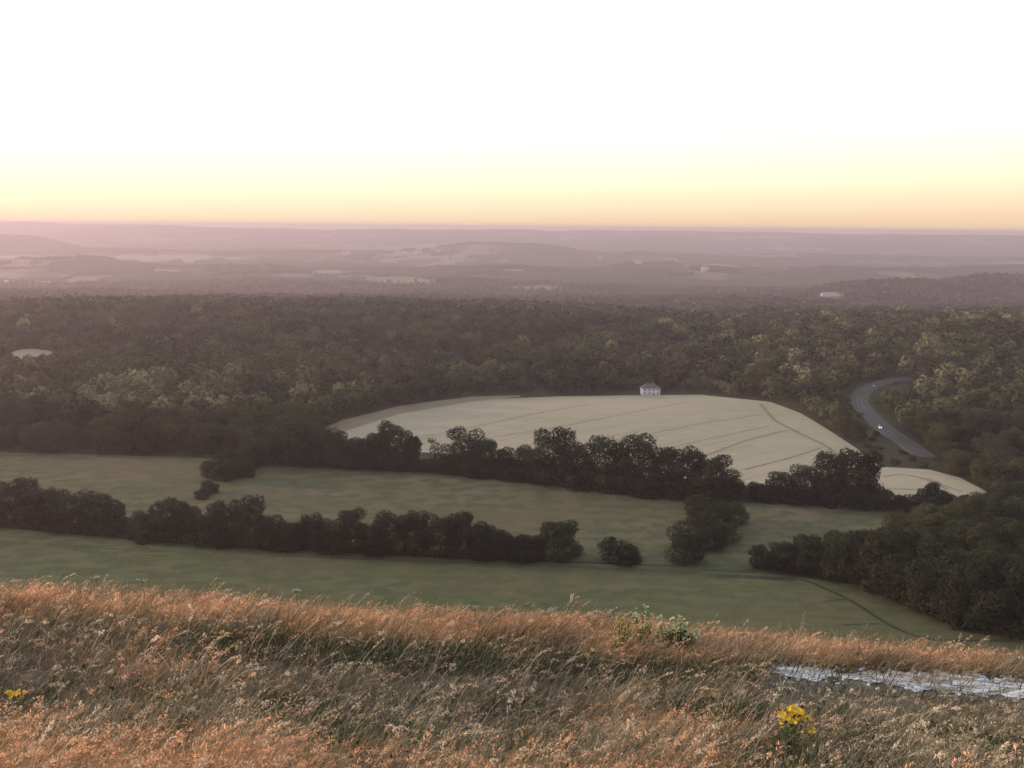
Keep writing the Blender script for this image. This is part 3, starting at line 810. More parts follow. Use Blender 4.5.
# ------------------------------------------------------------------ buildings
M['render_white'] = plain('render_white', (.86, .83, .82), noise=.06, scale=.5)
M['roof_tile'] = plain('roof_tile', (.16, .145, .14), noise=.3, scale=2)
M['roof_pale'] = plain('roof_pale', (.34, .32, .31), noise=.1, scale=.4)
M['brick'] = plain('brick', (.28, .14, .09), noise=.3, scale=2)
M['glass_dark'] = plain('glass_dark', (.06, .06, .065), rough=.1, spec=.6)
M['wood_paint'] = plain('wood_paint', (.75, .74, .72), rough=.5)
M['door_green'] = plain('door_green', (.05, .09, .07), rough=.5)

def hip_roof(bm, hw, hd, z0, rise, ridge):
    e = .5
    v = [bm.verts.new(p) for p in ((-hw - e, -hd - e, z0), (hw + e, -hd - e, z0), (hw + e, hd + e, z0), (-hw - e, hd + e, z0), (-ridge, 0, z0 + rise), (ridge, 0, z0 + rise))]
    for f in ((0, 1, 5, 4), (1, 2, 5), (2, 3, 4, 5), (3, 0, 4), (3, 2, 1, 0)): bm.faces.new([v[i] for i in f])

def house(P, hw, hd, hwall, rise, ridge, wall, roof, label, rz=0, nwin=4, two=True, chim=True, door=True, name='house'):
    t = thing(name, label, 'house' if name == 'house' else 'barn', (P[0], P[1], Z(P[0], P[1])), rz)
    part('wall', wall, t, lambda bm: box(bm, -hw, hw, -hd, hd, -1.5, hwall))
    rf = part('roof', roof, t, lambda bm: hip_roof(bm, hw, hd, hwall + .003, rise, ridge))
    if chim:
        for cx in (-ridge * .7, ridge * .8):
            part('chimney', M['brick'], rf, lambda bm: box(bm, cx - .45, cx + .45, -.45, .45, hwall + rise * .6, hwall + rise + 1.2))
    for fl in range(2 if two else 1):
        for k in range(nwin):
            cx = -hw + (k + .5) * 2 * hw / nwin; z0 = 1.0 + 2.9 * fl
            if door and fl == 0 and k == nwin // 2: continue
            w_ = part('window', M['wood_paint'], t, lambda bm: box(bm, cx - .65, cx + .65, -hd - .06, -hd + .02, z0, z0 + 1.35))
            part('pane', M['glass_dark'], w_, lambda bm: box(bm, cx - .55, cx + .55, -hd - .09, -hd - .04, z0 + .1, z0 + 1.25))
    if door:
        cx = -hw + (nwin // 2 + .5) * 2 * hw / nwin
        part('door', M['door_green'], t, lambda bm: box(bm, cx - .5, cx + .5, -hd - .07, -hd + .02, 0.0, 2.1))
    return t

house(HOUSE, 7.2, 4.2, 5.6, 3.4, 3.2, M['render_white'], M['roof_tile'], 'white rendered farmhouse with dark hipped roof at the far edge of the wheat field', rz=.12)
house(FARM, 30, 10, 8.0, 5.5, 24, M['render_white'], M['roof_pale'], 'long pale barn with light grey roof far off in the woods at right', rz=.05, nwin=8, two=False, chim=False, name='barn')
for (px, py, sc_, lab) in ((638, 264, 1.3, 'tiny white house on the far plain, lone bright dot above the wheat'), (705, 271.5, 1.2, 'small pale house in the far woods between lone dot and right ridge'),
                           (346, 256, 1.4, 'small pinkish house far off left of centre'), (600, 260.5, 1.0, 'faint small white house left of the brightest far dot')):
    P = G([px], [py])[0]
    P[2] = 0
    sc_ *= max(1.0, P[1] / 3300)
    t = house(P, 11 * sc_, 7, 9 * sc_ + 8, 6, 8 * sc_, M['render_white'], M['roof_pale'], lab, nwin=5)

# ------------------------------------------------------------------ cars
M['car_white'] = plain('car_white', (.80, .80, .80), rough=.3, spec=.5)
M['car_silver'] = plain('car_silver', (.50, .50, .52), rough=.3, spec=.5, metal=.3)
M['tyre'] = plain('tyre', (.02, .02, .02))
M['rim'] = plain('rim', (.5, .5, .5), rough=.3, metal=.8)
M['lamp_red'] = plain('lamp_red', (.5, .02, .02), rough=.3)
hl, hn_, hb = mat_new('headlamp'); hb.inputs['Base Color'].default_value = (.9, .9, .85, 1)
hb.inputs['Emission Color'].default_value = (1, .95, .85, 1); hb.inputs['Emission Strength'].default_value = 12.0
M['headlamp'] = hl
def extrude_profile(bm, prof, y0, y1, taper=0):
    a = [bm.verts.new((x, y0 + (taper if z > 1.0 else 0), z)) for x, z in prof]; b_ = [bm.verts.new((x, y1 - (taper if z > 1.0 else 0), z)) for x, z in prof]
    n_ = len(prof)
    bm.faces.new(a[::-1]); bm.faces.new(b_)
    for i in range(n_): bm.faces.new((a[i], a[(i + 1) % n_], b_[(i + 1) % n_], b_[i]))
def make_car(label, P, rz, paint, group):
    t = thing('car', label, 'car', P, rz, group)
    part('body', paint, t, lambda bm: extrude_profile(bm, [(-2.15, .35), (-2.2, .75), (-2.0, .98), (-1.0, 1.0), (.9, 1.0), (2.05, .85), (2.2, .6), (2.15, .3)], -.88, .88))
    part('cabin', paint, t, lambda bm: extrude_profile(bm, [(-1.75, .995), (-1.25, 1.44), (.15, 1.46), (.95, .995)], -.80, .80, .14))
    for sgn in (-1, 1):
        part('side_window', M['glass_dark'], t, lambda bm: extrude_profile(bm, [(-1.45, 1.03), (-1.15, 1.37), (.1, 1.39), (.7, 1.03)], *sorted((sgn * .70, sgn * .80))))
        part('headlight', M['headlamp'], t, lambda bm: box(bm, 2.08, 2.24, sgn * .66 - .16, sgn * .66 + .16, .62, .78))
        part('tail_light', M['lamp_red'], t, lambda bm: box(bm, -2.24, -2.12, sgn * .68 - .14, sgn * .68 + .14, .68, .84))
        for wx in (-1.35, 1.35):
            bm = bmesh.new(); bmesh.ops.create_cone(bm, cap_ends=True, segments=18, radius1=.33, radius2=.33, depth=.22, matrix=Matrix.Translation((wx, sgn * .80, .33)) @ Matrix.Rotation(math.pi / 2, 4, 'X'))
            w_ = bm_obj('wheel', bm, M['tyre'], t)
            bm = bmesh.new(); bmesh.ops.create_cone(bm, cap_ends=True, segments=14, radius1=.2, radius2=.2, depth=.24, matrix=Matrix.Translation((wx, sgn * .805, .33)) @ Matrix.Rotation(math.pi / 2, 4, 'X'))
            bm_obj('rim', bm, M['rim'], w_)
    v = [(.98, -.72, 1.02), (.98, .72, 1.02), (.22, .62, 1.44), (.22, -.62, 1.44)]
    bm = bmesh.new(); bm.faces.new([bm.verts.new(q) for q in v]); bmesh.ops.solidify(bm, geom=bm.faces[:], thickness=.03)
    bm_obj('windscreen', bm, M['glass_dark'], t)
    return t
def road_pose(px, py, side):
    p = G([px], [py])[0]
    k = int(np.argmin(np.hypot(road_c[:, 0] - p[0], road_c[:, 1] - p[1]))); k = min(max(k, 1), npts - 2)
    d = road_c[k + 1] - road_c[k - 1]; d /= np.linalg.norm(d)
    q = road_c[k] + np.array([-d[1], d[0]]) * side
    return (q[0], q[1], float(Z(q[0], q[1])) + .43), math.atan2(d[1], d[0])
p_, a_ = road_pose(883, 429, 2.7)
make_car('white car with its headlights on, lower one on the bending valley road', p_, a_ + math.pi, M['car_white'], 'cars on the valley road')
p_, a_ = road_pose(866, 386, -2.6)
make_car('pale silver car farther up the valley road beyond the bend', p_, a_, M['car_silver'], 'cars on the valley road')

# ------------------------------------------------------------------ hilltop: chalk path, grass, herbs, flowers
M['chalk'] = field_mat('chalk', (.76, .77, .81), [((9, 16, 9), 5, .42, .60, (.52, .52, .54), .8), ((4, 12, 4), 6, .47, .55, (.20, .175, .14), .95), ((60, 60, 60), 3, .5, .62, (.70, .72, .78), .6), ((25, 45, 25), 4, .52, .6, (.17, .15, .11), .8)])
M['dirt'] = field_mat('dirt', (.15, .12, .085), [((4, 8, 4), 5, .4, .62, (.24, .205, .165), .8), ((25, 25, 25), 3, .45, .65, (.10, .085, .06), .6)])
Xg = np.linspace(-5.5, 7.5, 260); Yg = np.linspace(5.15, 6.35, 26)
XX, YY = np.meshgrid(Xg, Yg)
V = np.stack([XX, YY, Z(XX, YY) + .012], -1).reshape(-1, 3)
ix = np.arange(len(V)).reshape(XX.shape); Q = np.stack([ix[:-1, :-1], ix[:-1, 1:], ix[1:, 1:], ix[1:, :-1]], -1).reshape(-1, 4)
o = link('path', mesh_np('path', V, Q, M['dirt'], smooth=True)); tag(o, 'trodden earth path along the hilltop behind the grass', kind='structure')


def chalk_patch(label, xs, tp, bt, seed):
    """irregular spill of chalk on the path, ragged outline, laid on the real ground"""
    nx, ny = 110, 14
    X = np.linspace(xs[0], xs[-1], nx)
    T = np.interp(X, xs, tp); B = np.interp(X, xs, bt)
    c = (T + B) / 2; hw = (B - T) / 2
    e = np.minimum(1, np.sin(np.linspace(0.02, np.pi - .02, nx)) ** .4)
    T = c - hw * e * (.5 + .8 * fbm(X / 9, X * 0, seed, 3)); B = c + hw * e * (.4 + 1.1 * fbm(X / 7, X * 0 + 9, seed + 4, 3))
    t = np.linspace(0, 1, ny)
    pts = G(np.tile(X, ny), (B[None] + (T - B)[None] * t[:, None]).ravel(), .8)
    pts[:, 2] += .018
    ix = np.arange(nx * ny).reshape(ny, nx); Q = np.stack([ix[:-1, :-1], ix[:-1, 1:], ix[1:, 1:], ix[1:, :-1]], -1).reshape(-1, 4)
    o = link('chalk_path', mesh_np('chalk_path', pts, Q, M['chalk'], smooth=True)); tag(o, label, kind='structure')
chalk_patch('bare white chalk patch on the hilltop path, left part', [768, 800, 838], [667, 667, 671], [676, 683, 683], 301)
chalk_patch('bare white chalk patch on the hilltop path running off right', [842, 880, 940, 1000, 1120], [671, 670, 674, 678, 684], [686, 689, 696, 701, 708], 305)

def strands(root, az, th0, th1, L, w, col, nseg=4, tipcol=None):
    """curved tapering grass blades / stalks; returns verts, quads, colours and the curve points"""
    n_ = len(root); P = root.copy(); pts = [P.copy()]; tang = []
    dx, dy = np.cos(az), np.sin(az)
    for k in range(nseg):
        s_ = (k + .5) / nseg; th = th0 + th1 * s_ ** 1.4
        d = np.stack([np.sin(th) * dx, np.sin(th) * dy, np.cos(th)], -1); tang.append(d)
        P = P + d * (L / nseg)[:, None]; pts.append(P.copy())
    pts = np.stack(pts, 1)
    fa = rng.uniform(0, 6.28, n_); wd = np.stack([np.cos(fa), np.sin(fa) * .5, np.sin(fa) * .3], -1)
    tap = np.interp(np.linspace(0, 1, nseg + 1), [0, .5, 1], [1, .8, .15])
    off = wd[:, None, :] * (w[:, None, None] * tap[None, :, None]) * .5
    V = np.stack([pts - off, pts + off], 2).reshape(-1, 3)
    b0 = np.arange(n_)[:, None] * (nseg + 1) * 2 + np.arange(nseg)[None] * 2
    Q = np.stack([b0, b0 + 1, b0 + 3, b0 + 2], -1).reshape(-1, 4)
    tt = np.linspace(0, 1, nseg + 1)[None, :, None]
    tc_ = col if tipcol is None else tipcol
    cc = col[:, None, :] * (1 - tt) + tc_[:, None, :] * tt
    cc = np.repeat(cc, 2, axis=1).reshape(-1, 3)
    return V, Q, cc, pts, tang

def heads(pts, nper, s0, wid, ln, col):
    """fuzzy seed heads: many small slivers round the upper part of each curve"""
    n_, m_ = pts.shape[:2]
    out = []; 
    s_ = rng.uniform(s0, 1.0, (n_, nper)) * (m_ - 1)
    i0 = np.clip(s_.astype(int), 0, m_ - 2); f = (s_ - i0)[..., None]
    a = np.take_along_axis(pts, i0[..., None].repeat(3, -1), 1); b_ = np.take_along_axis(pts, (i0 + 1)[..., None].repeat(3, -1), 1)
    c = a + (b_ - a) * f; t = b_ - a; t /= np.linalg.norm(t, axis=-1, keepdims=True)
    prof = np.sin(np.clip((s_ / (m_ - 1) - s0) / (1 - s0), .05, .95) * np.pi)[..., None]
    r = rng.normal(size=c.shape); r -= (r * t).sum(-1, keepdims=True) * t; r /= np.linalg.norm(r, axis=-1, keepdims=True)
    d = t * .85 + r * .5; q = np.cross(t, r)
    L_ = (ln * rng.uniform(.6, 1.3, (n_, nper)))[..., None]; W_ = wid[:, None, None] * prof
    p0 = c + r * W_ * .15; p2 = p0 + d * L_ + r * W_ * .35; m1 = (p0 + p2) / 2
    h_ = L_ * .22
    V = np.stack([p0, m1 - q * h_, p2, m1 + q * h_], 2).reshape(-1, 3)
    cc = np.repeat((col[:, None, :] * rng.uniform(.75, 1.25, (n_, nper, 1))).reshape(-1, 3), 4, axis=0)
    return V, np.arange(len(V)).reshape(-1, 4), cc

def gmat(name, trans):
    m, n, b = mat_new(name)
    at = n.nodes.new('ShaderNodeAttribute'); at.attribute_name = 'Col'
    n.links.new(at.outputs['Color'], b.inputs['Base Color'])
    tr = n.nodes.new('ShaderNodeBsdfTranslucent'); n.links.new(at.outputs['Color'], tr.inputs['Color'])
    ms = n.nodes.new('ShaderNodeMixShader'); ms.inputs[0].default_value = trans
    n.links.new(b.outputs[0], ms.inputs[1]); n.links.new(tr.outputs[0], ms.inputs[2])
    n.links.new(ms.outputs[0], n.nodes['Material Output'].inputs['Surface'])
    return m
M['grass'] = gmat('grass', .45)
M['herb'] = gmat('herb', .25)

def roots(n_, y0, y1, power=1.0):
    y = y0 + (y1 - y0) * rng.random(n_) ** power
    x = rng.uniform(-1, 1, n_) * (.71 * y + .95)
    return x, y

PINK = np.array([.80, .47, .32]); ORNG = np.array([.74, .43, .22]); TAN = np.array([.62, .49, .34]); GREY = np.array([.31, .285, .215])
OLIV = np.array([.15, .15, .08]); DKGR = np.array([.055, .072, .030]); BRWN = np.array([.17, .115, .07]); PALEH = np.array([.70, .60, .48])

def zone(x, y):
    """how much reddish bent grass (0..1), how dark-green, how tall, at a spot of the hilltop"""
    px, py, _ = proj(np.stack([x, y, Z(x, y)], -1))
    n1 = fbm(x * 1.3 + 7, y * 1.8, 401, 3); n2 = fbm(x * 3 + 2, y * 3.5, 411, 2)
    brow = sstep(6.35, 6.65, y + .9 * (n1 - .5) + .3 * (n2 - .5))
    front = sstep(-14, 22, py - np.interp(px, [-200, 0, 250, 480, 620, 760, 900, 1200], [722, 728, 752, 785, 790, 805, 815, 830]) + 60 * (n1 - .5))
    pinkp = np.exp(-(((x - .95) / .55) ** 2 + ((y - 5.0) / .5) ** 2)) * .9 + np.exp(-(((x + 2.6) / .9) ** 2 + ((y - 5.9) / .6) ** 2)) * .6
    red = np.clip(np.maximum(brow * (.45 + .55 * sstep(.38, .5, fbm(x * 2.4 + 1, y * 1.2, 415, 3))) * sstep(3.6, 2.6, x * .75) , np.maximum(front, pinkp * (n2 > .42))) , 0, 1)
    dark = np.clip(sstep(5.75, 6.0, y) * (1 - brow) * sstep(-2.9, -2.2, x) * (.35 + .65 * sstep(.4, .55, n1)) + (1 - front) * (y < 5.6) * sstep(.50, .62, fbm(x * 1.6, y * 2.6, 421, 3)), 0, 1)
    dch = py - np.interp(px, [755, 838, 1024, 1200], [673, 678, 692, 702])
    chalk = sstep(745, 775, px) * sstep(-16, -9, dch) * (1 - sstep(10, 20, dch))
    front = front + 10 * (sstep(735, 775, px) * sstep(6, 10, dch) * (1 - sstep(30, 62, dch)))       # flags the trampled turf before the chalk, unpacked below
    global LOWF
    LOWF = np.clip((front - np.minimum(front, 1)) / 10, 0, 1); front = np.minimum(front, 1)
    return red, dark, brow, front, chalk, px

def pick(base, alt, w):
    return base * (1 - w[:, None]) + alt * w[:, None]

GV, GQ, GC = [], [], []; gb = 0
def add(V, Q, Cc):
    global gb
    GV.append(V.astype(np.float32)); GQ.append(Q + gb); GC.append(Cc.astype(np.float32)); gb += len(V)

def wind(n_, spread=.9):
    return rng.normal(-.15, spread, n_)

# undergrowth of fine leaves
x, y = roots(225000, 1.45, 9.6, .85)
red, dark, brow, front, chalk, px = zone(x, y)
k = rng.random(len(x)) > chalk * .84
k &= rng.random(len(x)) > .35 * np.exp(-((y - 5.75) / .2) ** 2)
x, y, red, dark, brow, front, lowf = [q[k] for q in (x, y, red, dark, brow, front, LOWF)]
n_ = len(x)
root = np.stack([x, y, Z(x, y) - .005], -1)
hN = fbm(x * 2.2, y * 2.6, 431, 3)
hM = fbm(x * 5, y * 5, 437, 2)
L = rng.uniform(.08, .21, n_) * (.35 + .75 * hN + .6 * hM) * (1 + .25 * brow) * (1 - .5 * lowf)
c = pick(np.repeat(GREY[None], n_, 0), OLIV, np.clip(rng.random(n_) * .9 + .5 * (hN - .5), 0, 1))
c = pick(c, ORNG * .8, red * rng.uniform(.5, 1, n_)); c = pick(c, DKGR, np.clip(dark * rng.uniform(.5, 1.3, n_), 0, 1))
c = pick(c, BRWN, (rng.random(n_) < .22) * .7); c = pick(c, TAN, (rng.random(n_) < .2) * .8)
c *= rng.uniform(.65, 1.3, (n_, 1)) * (.55 + .9 * fbm(x * 2.6 + 4, y * 4.2, 461, 3))[:, None]
V, Q, Cc, pts, _ = strands(root, wind(n_, 1.0), rng.uniform(0.1, .9, n_), rng.uniform(.3, 1.5, n_), L, rng.uniform(.0028, .0058, n_) * (1 + y / 9), c)
add(V, Q, Cc)

# flowering stalks with fuzzy heads
def stalks(N, y0, y1, pw, Lr, dens, colf, nper, ln, wid, s0=.62, w=.0016):
    x, y = roots(N, y0, y1, pw)
    red, dark, brow, front, chalk, px = zone(x, y)
    k = rng.random(N) < dens(x, y, red, dark, brow, front, chalk, px)
    x, y, red, dark, brow, front, lowf = [q[k] for q in (x, y, red, dark, brow, front, LOWF)]
    n_ = len(x)
    root = np.stack([x, y, Z(x, y)], -1)
    L = rng.uniform(*Lr, n_) * (.15 + .95 * fbm(x * 2.1, y * 2, 441, 3) + .8 * fbm(x * 5, y * 5, 443, 1)) * (1 - .6 * lowf) * (1 - .16 * (y > 6.4))
    col = colf(n_, x, y, red, dark)
    col *= rng.uniform(.75, 1.25, (n_, 1)) * (.62 + .8 * fbm(x * 2.6 + 4, y * 4.2, 461, 3))[:, None]
    V, Q, Cc, pts, _ = strands(root, wind(n_, .6), rng.uniform(.15, .75, n_), rng.uniform(.5, 1.75, n_), L, np.full(n_, w) * (1 + y / 4), col * .8, nseg=5, tipcol=col)
    add(V, Q, Cc)
    V, Q, Cc = heads(pts, nper, s0, np.full(n_, wid) * (1 + y / 14), ln, col * 1.12)
    add(V, Q, Cc)
    return n_

mixc = lambda A, B: (lambda n_, x, y, red, dark: pick(pick(np.repeat(A[None], n_, 0), B, rng.random(n_)), BRWN * 1.5, (rng.random(n_) < .18) * .8))
print('red', stalks(15000, 1.3, 9.8, .9, (.19, .33), lambda x, y, red, dark, brow, front, chalk, px: red * 1.0 * (1 - chalk), mixc(PINK, ORNG), 16, .011, .022),
      stalks(9000, 7.0, 9.8, 1, (.16, .30), lambda x, y, red, dark, brow, front, chalk, px: red * (1 - chalk), mixc(ORNG, PINK), 14, .013, .03))
print('tan', stalks(20000, 1.5, 7.2, .9, (.14, .27), lambda x, y, red, dark, brow, front, chalk, px: (.55 - .48 * dark) * (.35 + 1.1 * fbm(x * 2.2, y * 3.4, 471, 3)) * (1 - red * .7) * (1 - chalk * .97) * (1 - .2 * np.exp(-((y - 5.75) / .3) ** 2)), mixc(GREY * 1.25, TAN), 14, .013, .018))
print('pale', stalks(3800, 1.5, 9.0, .9, (.24, .40), lambda x, y, red, dark, brow, front, chalk, px: .5 * (1 - chalk), mixc(PALEH, TAN * 1.1), 34, .010, .016, s0=.7, w=.0022))
V = np.concatenate(GV); Q = np.concatenate(GQ); Cc = np.concatenate(GC)
o = link('dry_grass', mesh_np('dry_grass', V, Q, M['grass'], cols=Cc)); tag(o, 'windblown dry orange and grey grass on the hilltop', kind='stuff')
print('grass quads', len(Q))

# low broad-leaved herbs in the dark hollows
x, y = roots(90000, 1.6, 7.2, .8)
red, dark, brow, front, chalk, px = zone(x, y)
k = (rng.random(len(x)) < .30 * dark + .16 * sstep(.52, .62, fbm(x * 2.4, y * 3, 455, 2)) * (1 - front) * (y < 5.6) + .10 * (px > 740) * (y < 5) * (fbm(x * 2, y * 2, 451, 2) > .5)) & (chalk < .3)
x, y = x[k], y[k]; n_ = len(x)
P = np.stack([x, y, Z(x, y) + rng.uniform(.01, .13, n_)], -1)
nm = rng.normal(size=(n_, 3)) * .6 + np.array([0, -.3, 1]); nm /= np.linalg.norm(nm, axis=1)[:, None]
V, Q = quads_at(P, nm, .022, rng)
col = np.where(rng.random((n_, 1)) < .45, np.array([.12, .15, .065]), DKGR) * rng.uniform(.6, 1.6, (n_, 1))
o = link('low_herbs', mesh_np('low_herbs', V, Q, M['herb'], cols=np.repeat(col, 4, 0))); tag(o, 'dark green low herbs among the dry grass', kind='stuff')

# single plants
M['ragwort_yellow'] = plain('ragwort_yellow', (.88, .56, .03), rough=.6)
M['ragwort_eye'] = plain('ragwort_eye', (.55, .28, .02), rough=.8)
M['green_stem'] = plain('green_stem', (.10, .12, .04), noise=.3, scale=20)
M['herb_leaf'] = plain('herb_leaf', (.075, .105, .035), noise=.45, scale=14)
M['herb_pale'] = plain('herb_pale', (.42, .44, .24), noise=.3, scale=14)
M['umbel'] = plain('umbel', (.55, .52, .36), noise=.2, scale=30)

def tube_np(pts, r0, r1, k=6):
    a = np.linspace(0, 2 * np.pi, k, endpoint=False); V = []
    for i, p in enumerate(pts):
        q = r0 + (r1 - r0) * i / (len(pts) - 1)
        V.append(np.stack([p[0] + q * np.cos(a), p[1] + q * np.sin(a), np.full(k, p[2])], -1))
    V = np.concatenate(V); Q = []
    for i in range(len(pts) - 1):
        for j in range(k): Q.append([i * k + j, i * k + (j + 1) % k, (i + 1) * k + (j + 1) % k, (i + 1) * k + j])
    return V, np.array(Q)
def merge(parts_):
    Vs, Qs, b0 = [], [], 0
    for v, q in parts_: Vs.append(v); Qs.append(np.asarray(q) + b0); b0 += len(v)
    return np.concatenate(Vs), np.concatenate(Qs)
def flower(c, r, rg, petals=12):
    """a daisy-like disc: separate petals as narrow quads round a centre, slightly cupped and tilted"""
    nrm = np.array([rg.normal(0, .35), -.35 + rg.normal(0, .3), 1.0]); nrm /= np.linalg.norm(nrm)
    t = np.cross(nrm, [0, 1, .2]); t /= np.linalg.norm(t); b_ = np.cross(nrm, t)
    V, Q = [], []
    for k in range(petals):
        a = k * 2 * np.pi / petals; d = t * math.cos(a) + b_ * math.sin(a); e = -t * math.sin(a) + b_ * math.cos(a)
        up = nrm * r * rg.uniform(.0, .3)
        V += [c + d * r * .2 - e * r * .08, c + d * r * .7 - e * r * .2 + up * .6, c + d * r + up, c + d * r * .7 + e * r * .2 + up * .6]
        Q.append([4 * k, 4 * k + 1, 4 * k + 2, 4 * k + 3])
    return np.array(V), np.array(Q)
def leaf_blade(c, az, pitch, L, W):
    d = np.array([math.cos(az) * math.cos(pitch), math.sin(az) * math.cos(pitch), math.sin(pitch)]); s_ = np.array([-math.sin(az), math.cos(az), 0])
    p = [c, c + d * L * .45 - s_ * W / 2 + [0, 0, .1 * L], c + d * L * .5 + [0, 0, .02 * L], c + d * L * .45 + s_ * W / 2 + [0, 0, .1 * L], c + d * L * .98 - [0, 0, .12 * L]]
    return np.array(p), np.array([[0, 1, 4, 2], [0, 2, 4, 3]])

def ragwort(px, py, h, nstem, label, seed, spread=.05, nf=9, fr=.011):
    """flowering tops at picture position px, py"""
    rg = np.random.default_rng(seed)
    # find the ground point whose plant top shows there
    y = .5
    ysr = np.linspace(2.2, 9.5, 300); d = np.array([(px - 512) / F, -(py - 384) / F, -1.]) @ CMn.T; d /= d[1]
    Pl = EYEn + d * ysr[:, None]; g_ = Pl[:, 2] - Z(Pl[:, 0], Pl[:, 1]) - h
    i = int(np.argmax(g_ < 0)); p = Pl[i]
    t = thing('ragwort', label, 'plant', (p[0], p[1], float(Z(p[0], p[1]))), 0, 'yellow flowering plants in the grass')
    st, lv = [], []
    for k in range(nstem):
        top = np.array([rg.normal(0, spread), rg.normal(0, spread * .6), h * rg.uniform(.86, 1.02)]); base = np.array([rg.normal(0, .01), rg.normal(0, .01), -.02])
        mid_ = base * .5 + top * .5 + [rg.normal(0, .008), 0, 0]
        st.append(tube_np([base, mid_, top], .003, .0016))
        for j in range(7):
            f = rg.uniform(.15, .85); c = base + (top - base) * f
            lv.append(leaf_blade(c, rg.uniform(0, 6.28), rg.uniform(-.1, .7), rg.uniform(.03, .06), .016))
        fl = []
        for j in range(nf):
            c = top + np.array([rg.normal(0, .016), rg.normal(0, .012), rg.uniform(-.012, .008)])
            st.append(tube_np([top - [0, 0, .03], c], .001, .0008, 4))
            fl.append(flower(c, fr * rg.uniform(.8, 1.15), rg))
        v, q = merge(fl); link('flower_cluster', mesh_np('flower_cluster', v, q, M['ragwort_yellow']), t)
    v, q = merge(st); link('stem', mesh_np('stem', v, q, M['green_stem']), t)
    v, q = merge(lv); link('leaves', mesh_np('leaves', v, q, M['herb_leaf']), t)
    return t
ragwort(796, 711, .30, 9, 'bright yellow ragwort cluster in the grass below the white chalk', 501, spread=.05, nf=9, fr=.0115)
ragwort(782, 725, .22, 1, 'single small yellow flower head just below the big yellow cluster, to its left', 502, spread=.005, nf=3, fr=.009)
ragwort(812, 727, .22, 2, 'two small yellow flower heads just below the big yellow cluster, to its right', 503, spread=.02, nf=3, fr=.009)
ragwort(14, 690, .26, 4, 'yellow ragwort at the left edge of the grass', 504, spread=.03, nf=6, fr=.012)
ragwort(968, 701, .20, 1, 'tiny faded yellow flower beneath the chalk strip near the right edge', 505, spread=.01, nf=4, fr=.009)

def leafy(px, py_base, h, w, nst, mat_leaf, mat_top, label, seed, name='bramble', top=.3, leafL=.05):
    rg = np.random.default_rng(seed)
    p = G([px], [py_base], 1.5)[0]
    t = thing(name, label, 'plant', (p[0], p[1], p[2]), 0, None)
    st, lv, tp = [], [], []
    for k in range(nst):
        tx = rg.uniform(-w / 2, w / 2); hh_ = h * rg.uniform(.55, 1.05) * (1 - .35 * abs(tx) / (w / 2))
        pts = [np.array([tx * .3, rg.normal(0, .03), -.03]), np.array([tx * .75, rg.normal(0, .05), hh_ * .6]), np.array([tx, rg.normal(0, .06), hh_])]
        st.append(tube_np(pts, .004, .0015))
        for j in range(20):
            f = rg.uniform(.1, 1); c = pts[0] + (pts[1] - pts[0]) * min(1, f * 2) if f < .5 else pts[1] + (pts[2] - pts[1]) * (f - .5) * 2
            (tp if f > 1 - top else lv).append(leaf_blade(np.array(c), rg.uniform(0, 6.28), rg.uniform(-.5, .8), leafL * rg.uniform(.6, 1.2), leafL * rg.uniform(.4, .7)))
    for nm, prt, mt in (('stem', st, M['green_stem']), ('leaves', lv, mat_leaf), ('pale_leaves', tp, mat_top)):
        v, q = merge(prt); link(nm, mesh_np(nm, v, q, mt), t)
    return t
leafy(672, 656, .36, .44, 34, M['herb_leaf'], M['herb_pale'], 'leafy green bramble with pale shoots on the brow right of the yellowish plant', 511)
leafy(642, 652, .46, .16, 11, M['herb_leaf'], M['herb_pale'], 'taller thin pale-tipped shoots at the left side of the bramble', 512, name='shoots', top=.35, leafL=.035)
M['yellowish'] = plain('yellowish', (.66, .50, .16), noise=.35, scale=20)
leafy(622, 653, .40, .24, 30, M['herb_pale'], M['yellowish'], 'yellowish flowering plant on the brow left of the green bramble', 513, name='bedstraw', top=.7, leafL=.02)

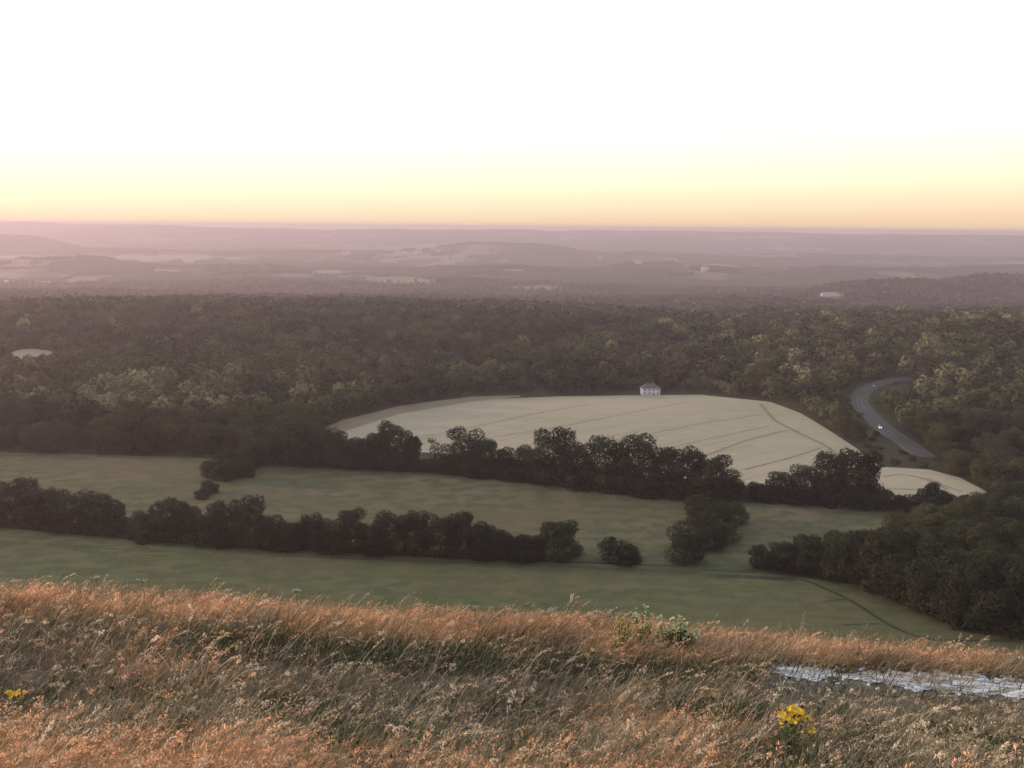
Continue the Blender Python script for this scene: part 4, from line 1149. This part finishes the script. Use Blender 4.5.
def umbel(px, py, h, label, seed):
    rg = np.random.default_rng(seed)
    ysr = np.linspace(6.6, 9.5, 200); d = np.array([(px - 512) / F, -(py - 384) / F, -1.]) @ CMn.T; d /= d[1]
    y = 7.3; q0 = EYEn + d * y; x = q0[0]; z0 = float(Z(x, y)); h = max(.12, q0[2] - z0)
    t = thing('umbel_plant', label, 'plant', (x, y, z0), 0, 'umbel seed heads on the brow')
    st = [tube_np([np.array([0, 0, -.02]), np.array([.01, 0, h * .6]), np.array([.0, 0, h - .03])], .003, .0015)]
    fl = []
    for k in range(16):
        c = np.array([rg.normal(0, .022), rg.normal(0, .018), h + rg.uniform(-.006, .008)])
        st.append(tube_np([np.array([0, 0, h - .03]), c], .0008, .0006, 4)); fl.append(flower(c, .008, rg, 7))
    v, q = merge(st); link('stem', mesh_np('stem', v, q, M['green_stem']), t)
    v, q = merge(fl); link('flower_head', mesh_np('flower_head', v, q, M['umbel']), t)
for k, (px, py) in enumerate(((96, 577), (142, 580), (296, 590), (418, 605), (438, 608), (475, 607), (500, 614), (548, 612))):
    umbel(px, py, .25, f'pale flat flower head above the orange brow grass, {ORD[k]} from the left', 530 + k)

# loose chalk stones round the bare patches
vs, qs = [], []; base = 0
for k in range(420):
    px = random.uniform(768, 1060); c0 = float(np.interp(px, [755, 838, 1024, 1200], [673, 678, 692, 702])) + random.gauss(0, 8)
    p = G([px], [c0], 1.5)[0] if k < 0 else None
    vs.append((px, c0))
P = G([v[0] for v in vs], [v[1] for v in vs], 1.5)
bm = bmesh.new()
for p in P:
    if abs(p[1] - 5.9) > 1.1: continue
    r_ = random.uniform(.006, .022)
    m4 = Matrix.Translation(Vector(p) + Vector((0, 0, r_ * .25))) @ Euler((random.uniform(0, 3), random.uniform(0, 3), random.uniform(0, 3))).to_matrix().to_4x4() @ Matrix.Diagonal((r_ * random.uniform(.8, 1.6), r_, r_ * random.uniform(.4, .8), 1))
    bmesh.ops.create_icosphere(bm, subdivisions=1, radius=1, matrix=m4)
for v in bm.verts: v.co += Vector((random.gauss(0, .0015), random.gauss(0, .0015), random.gauss(0, .0012)))
M['chalk_stone'] = plain('chalk_stone', (.58, .58, .60), noise=.35, scale=12)
tag(bm_obj('chalk_rubble', bm, M['chalk_stone']), 'loose chalk stones scattered on the path', kind='stuff')
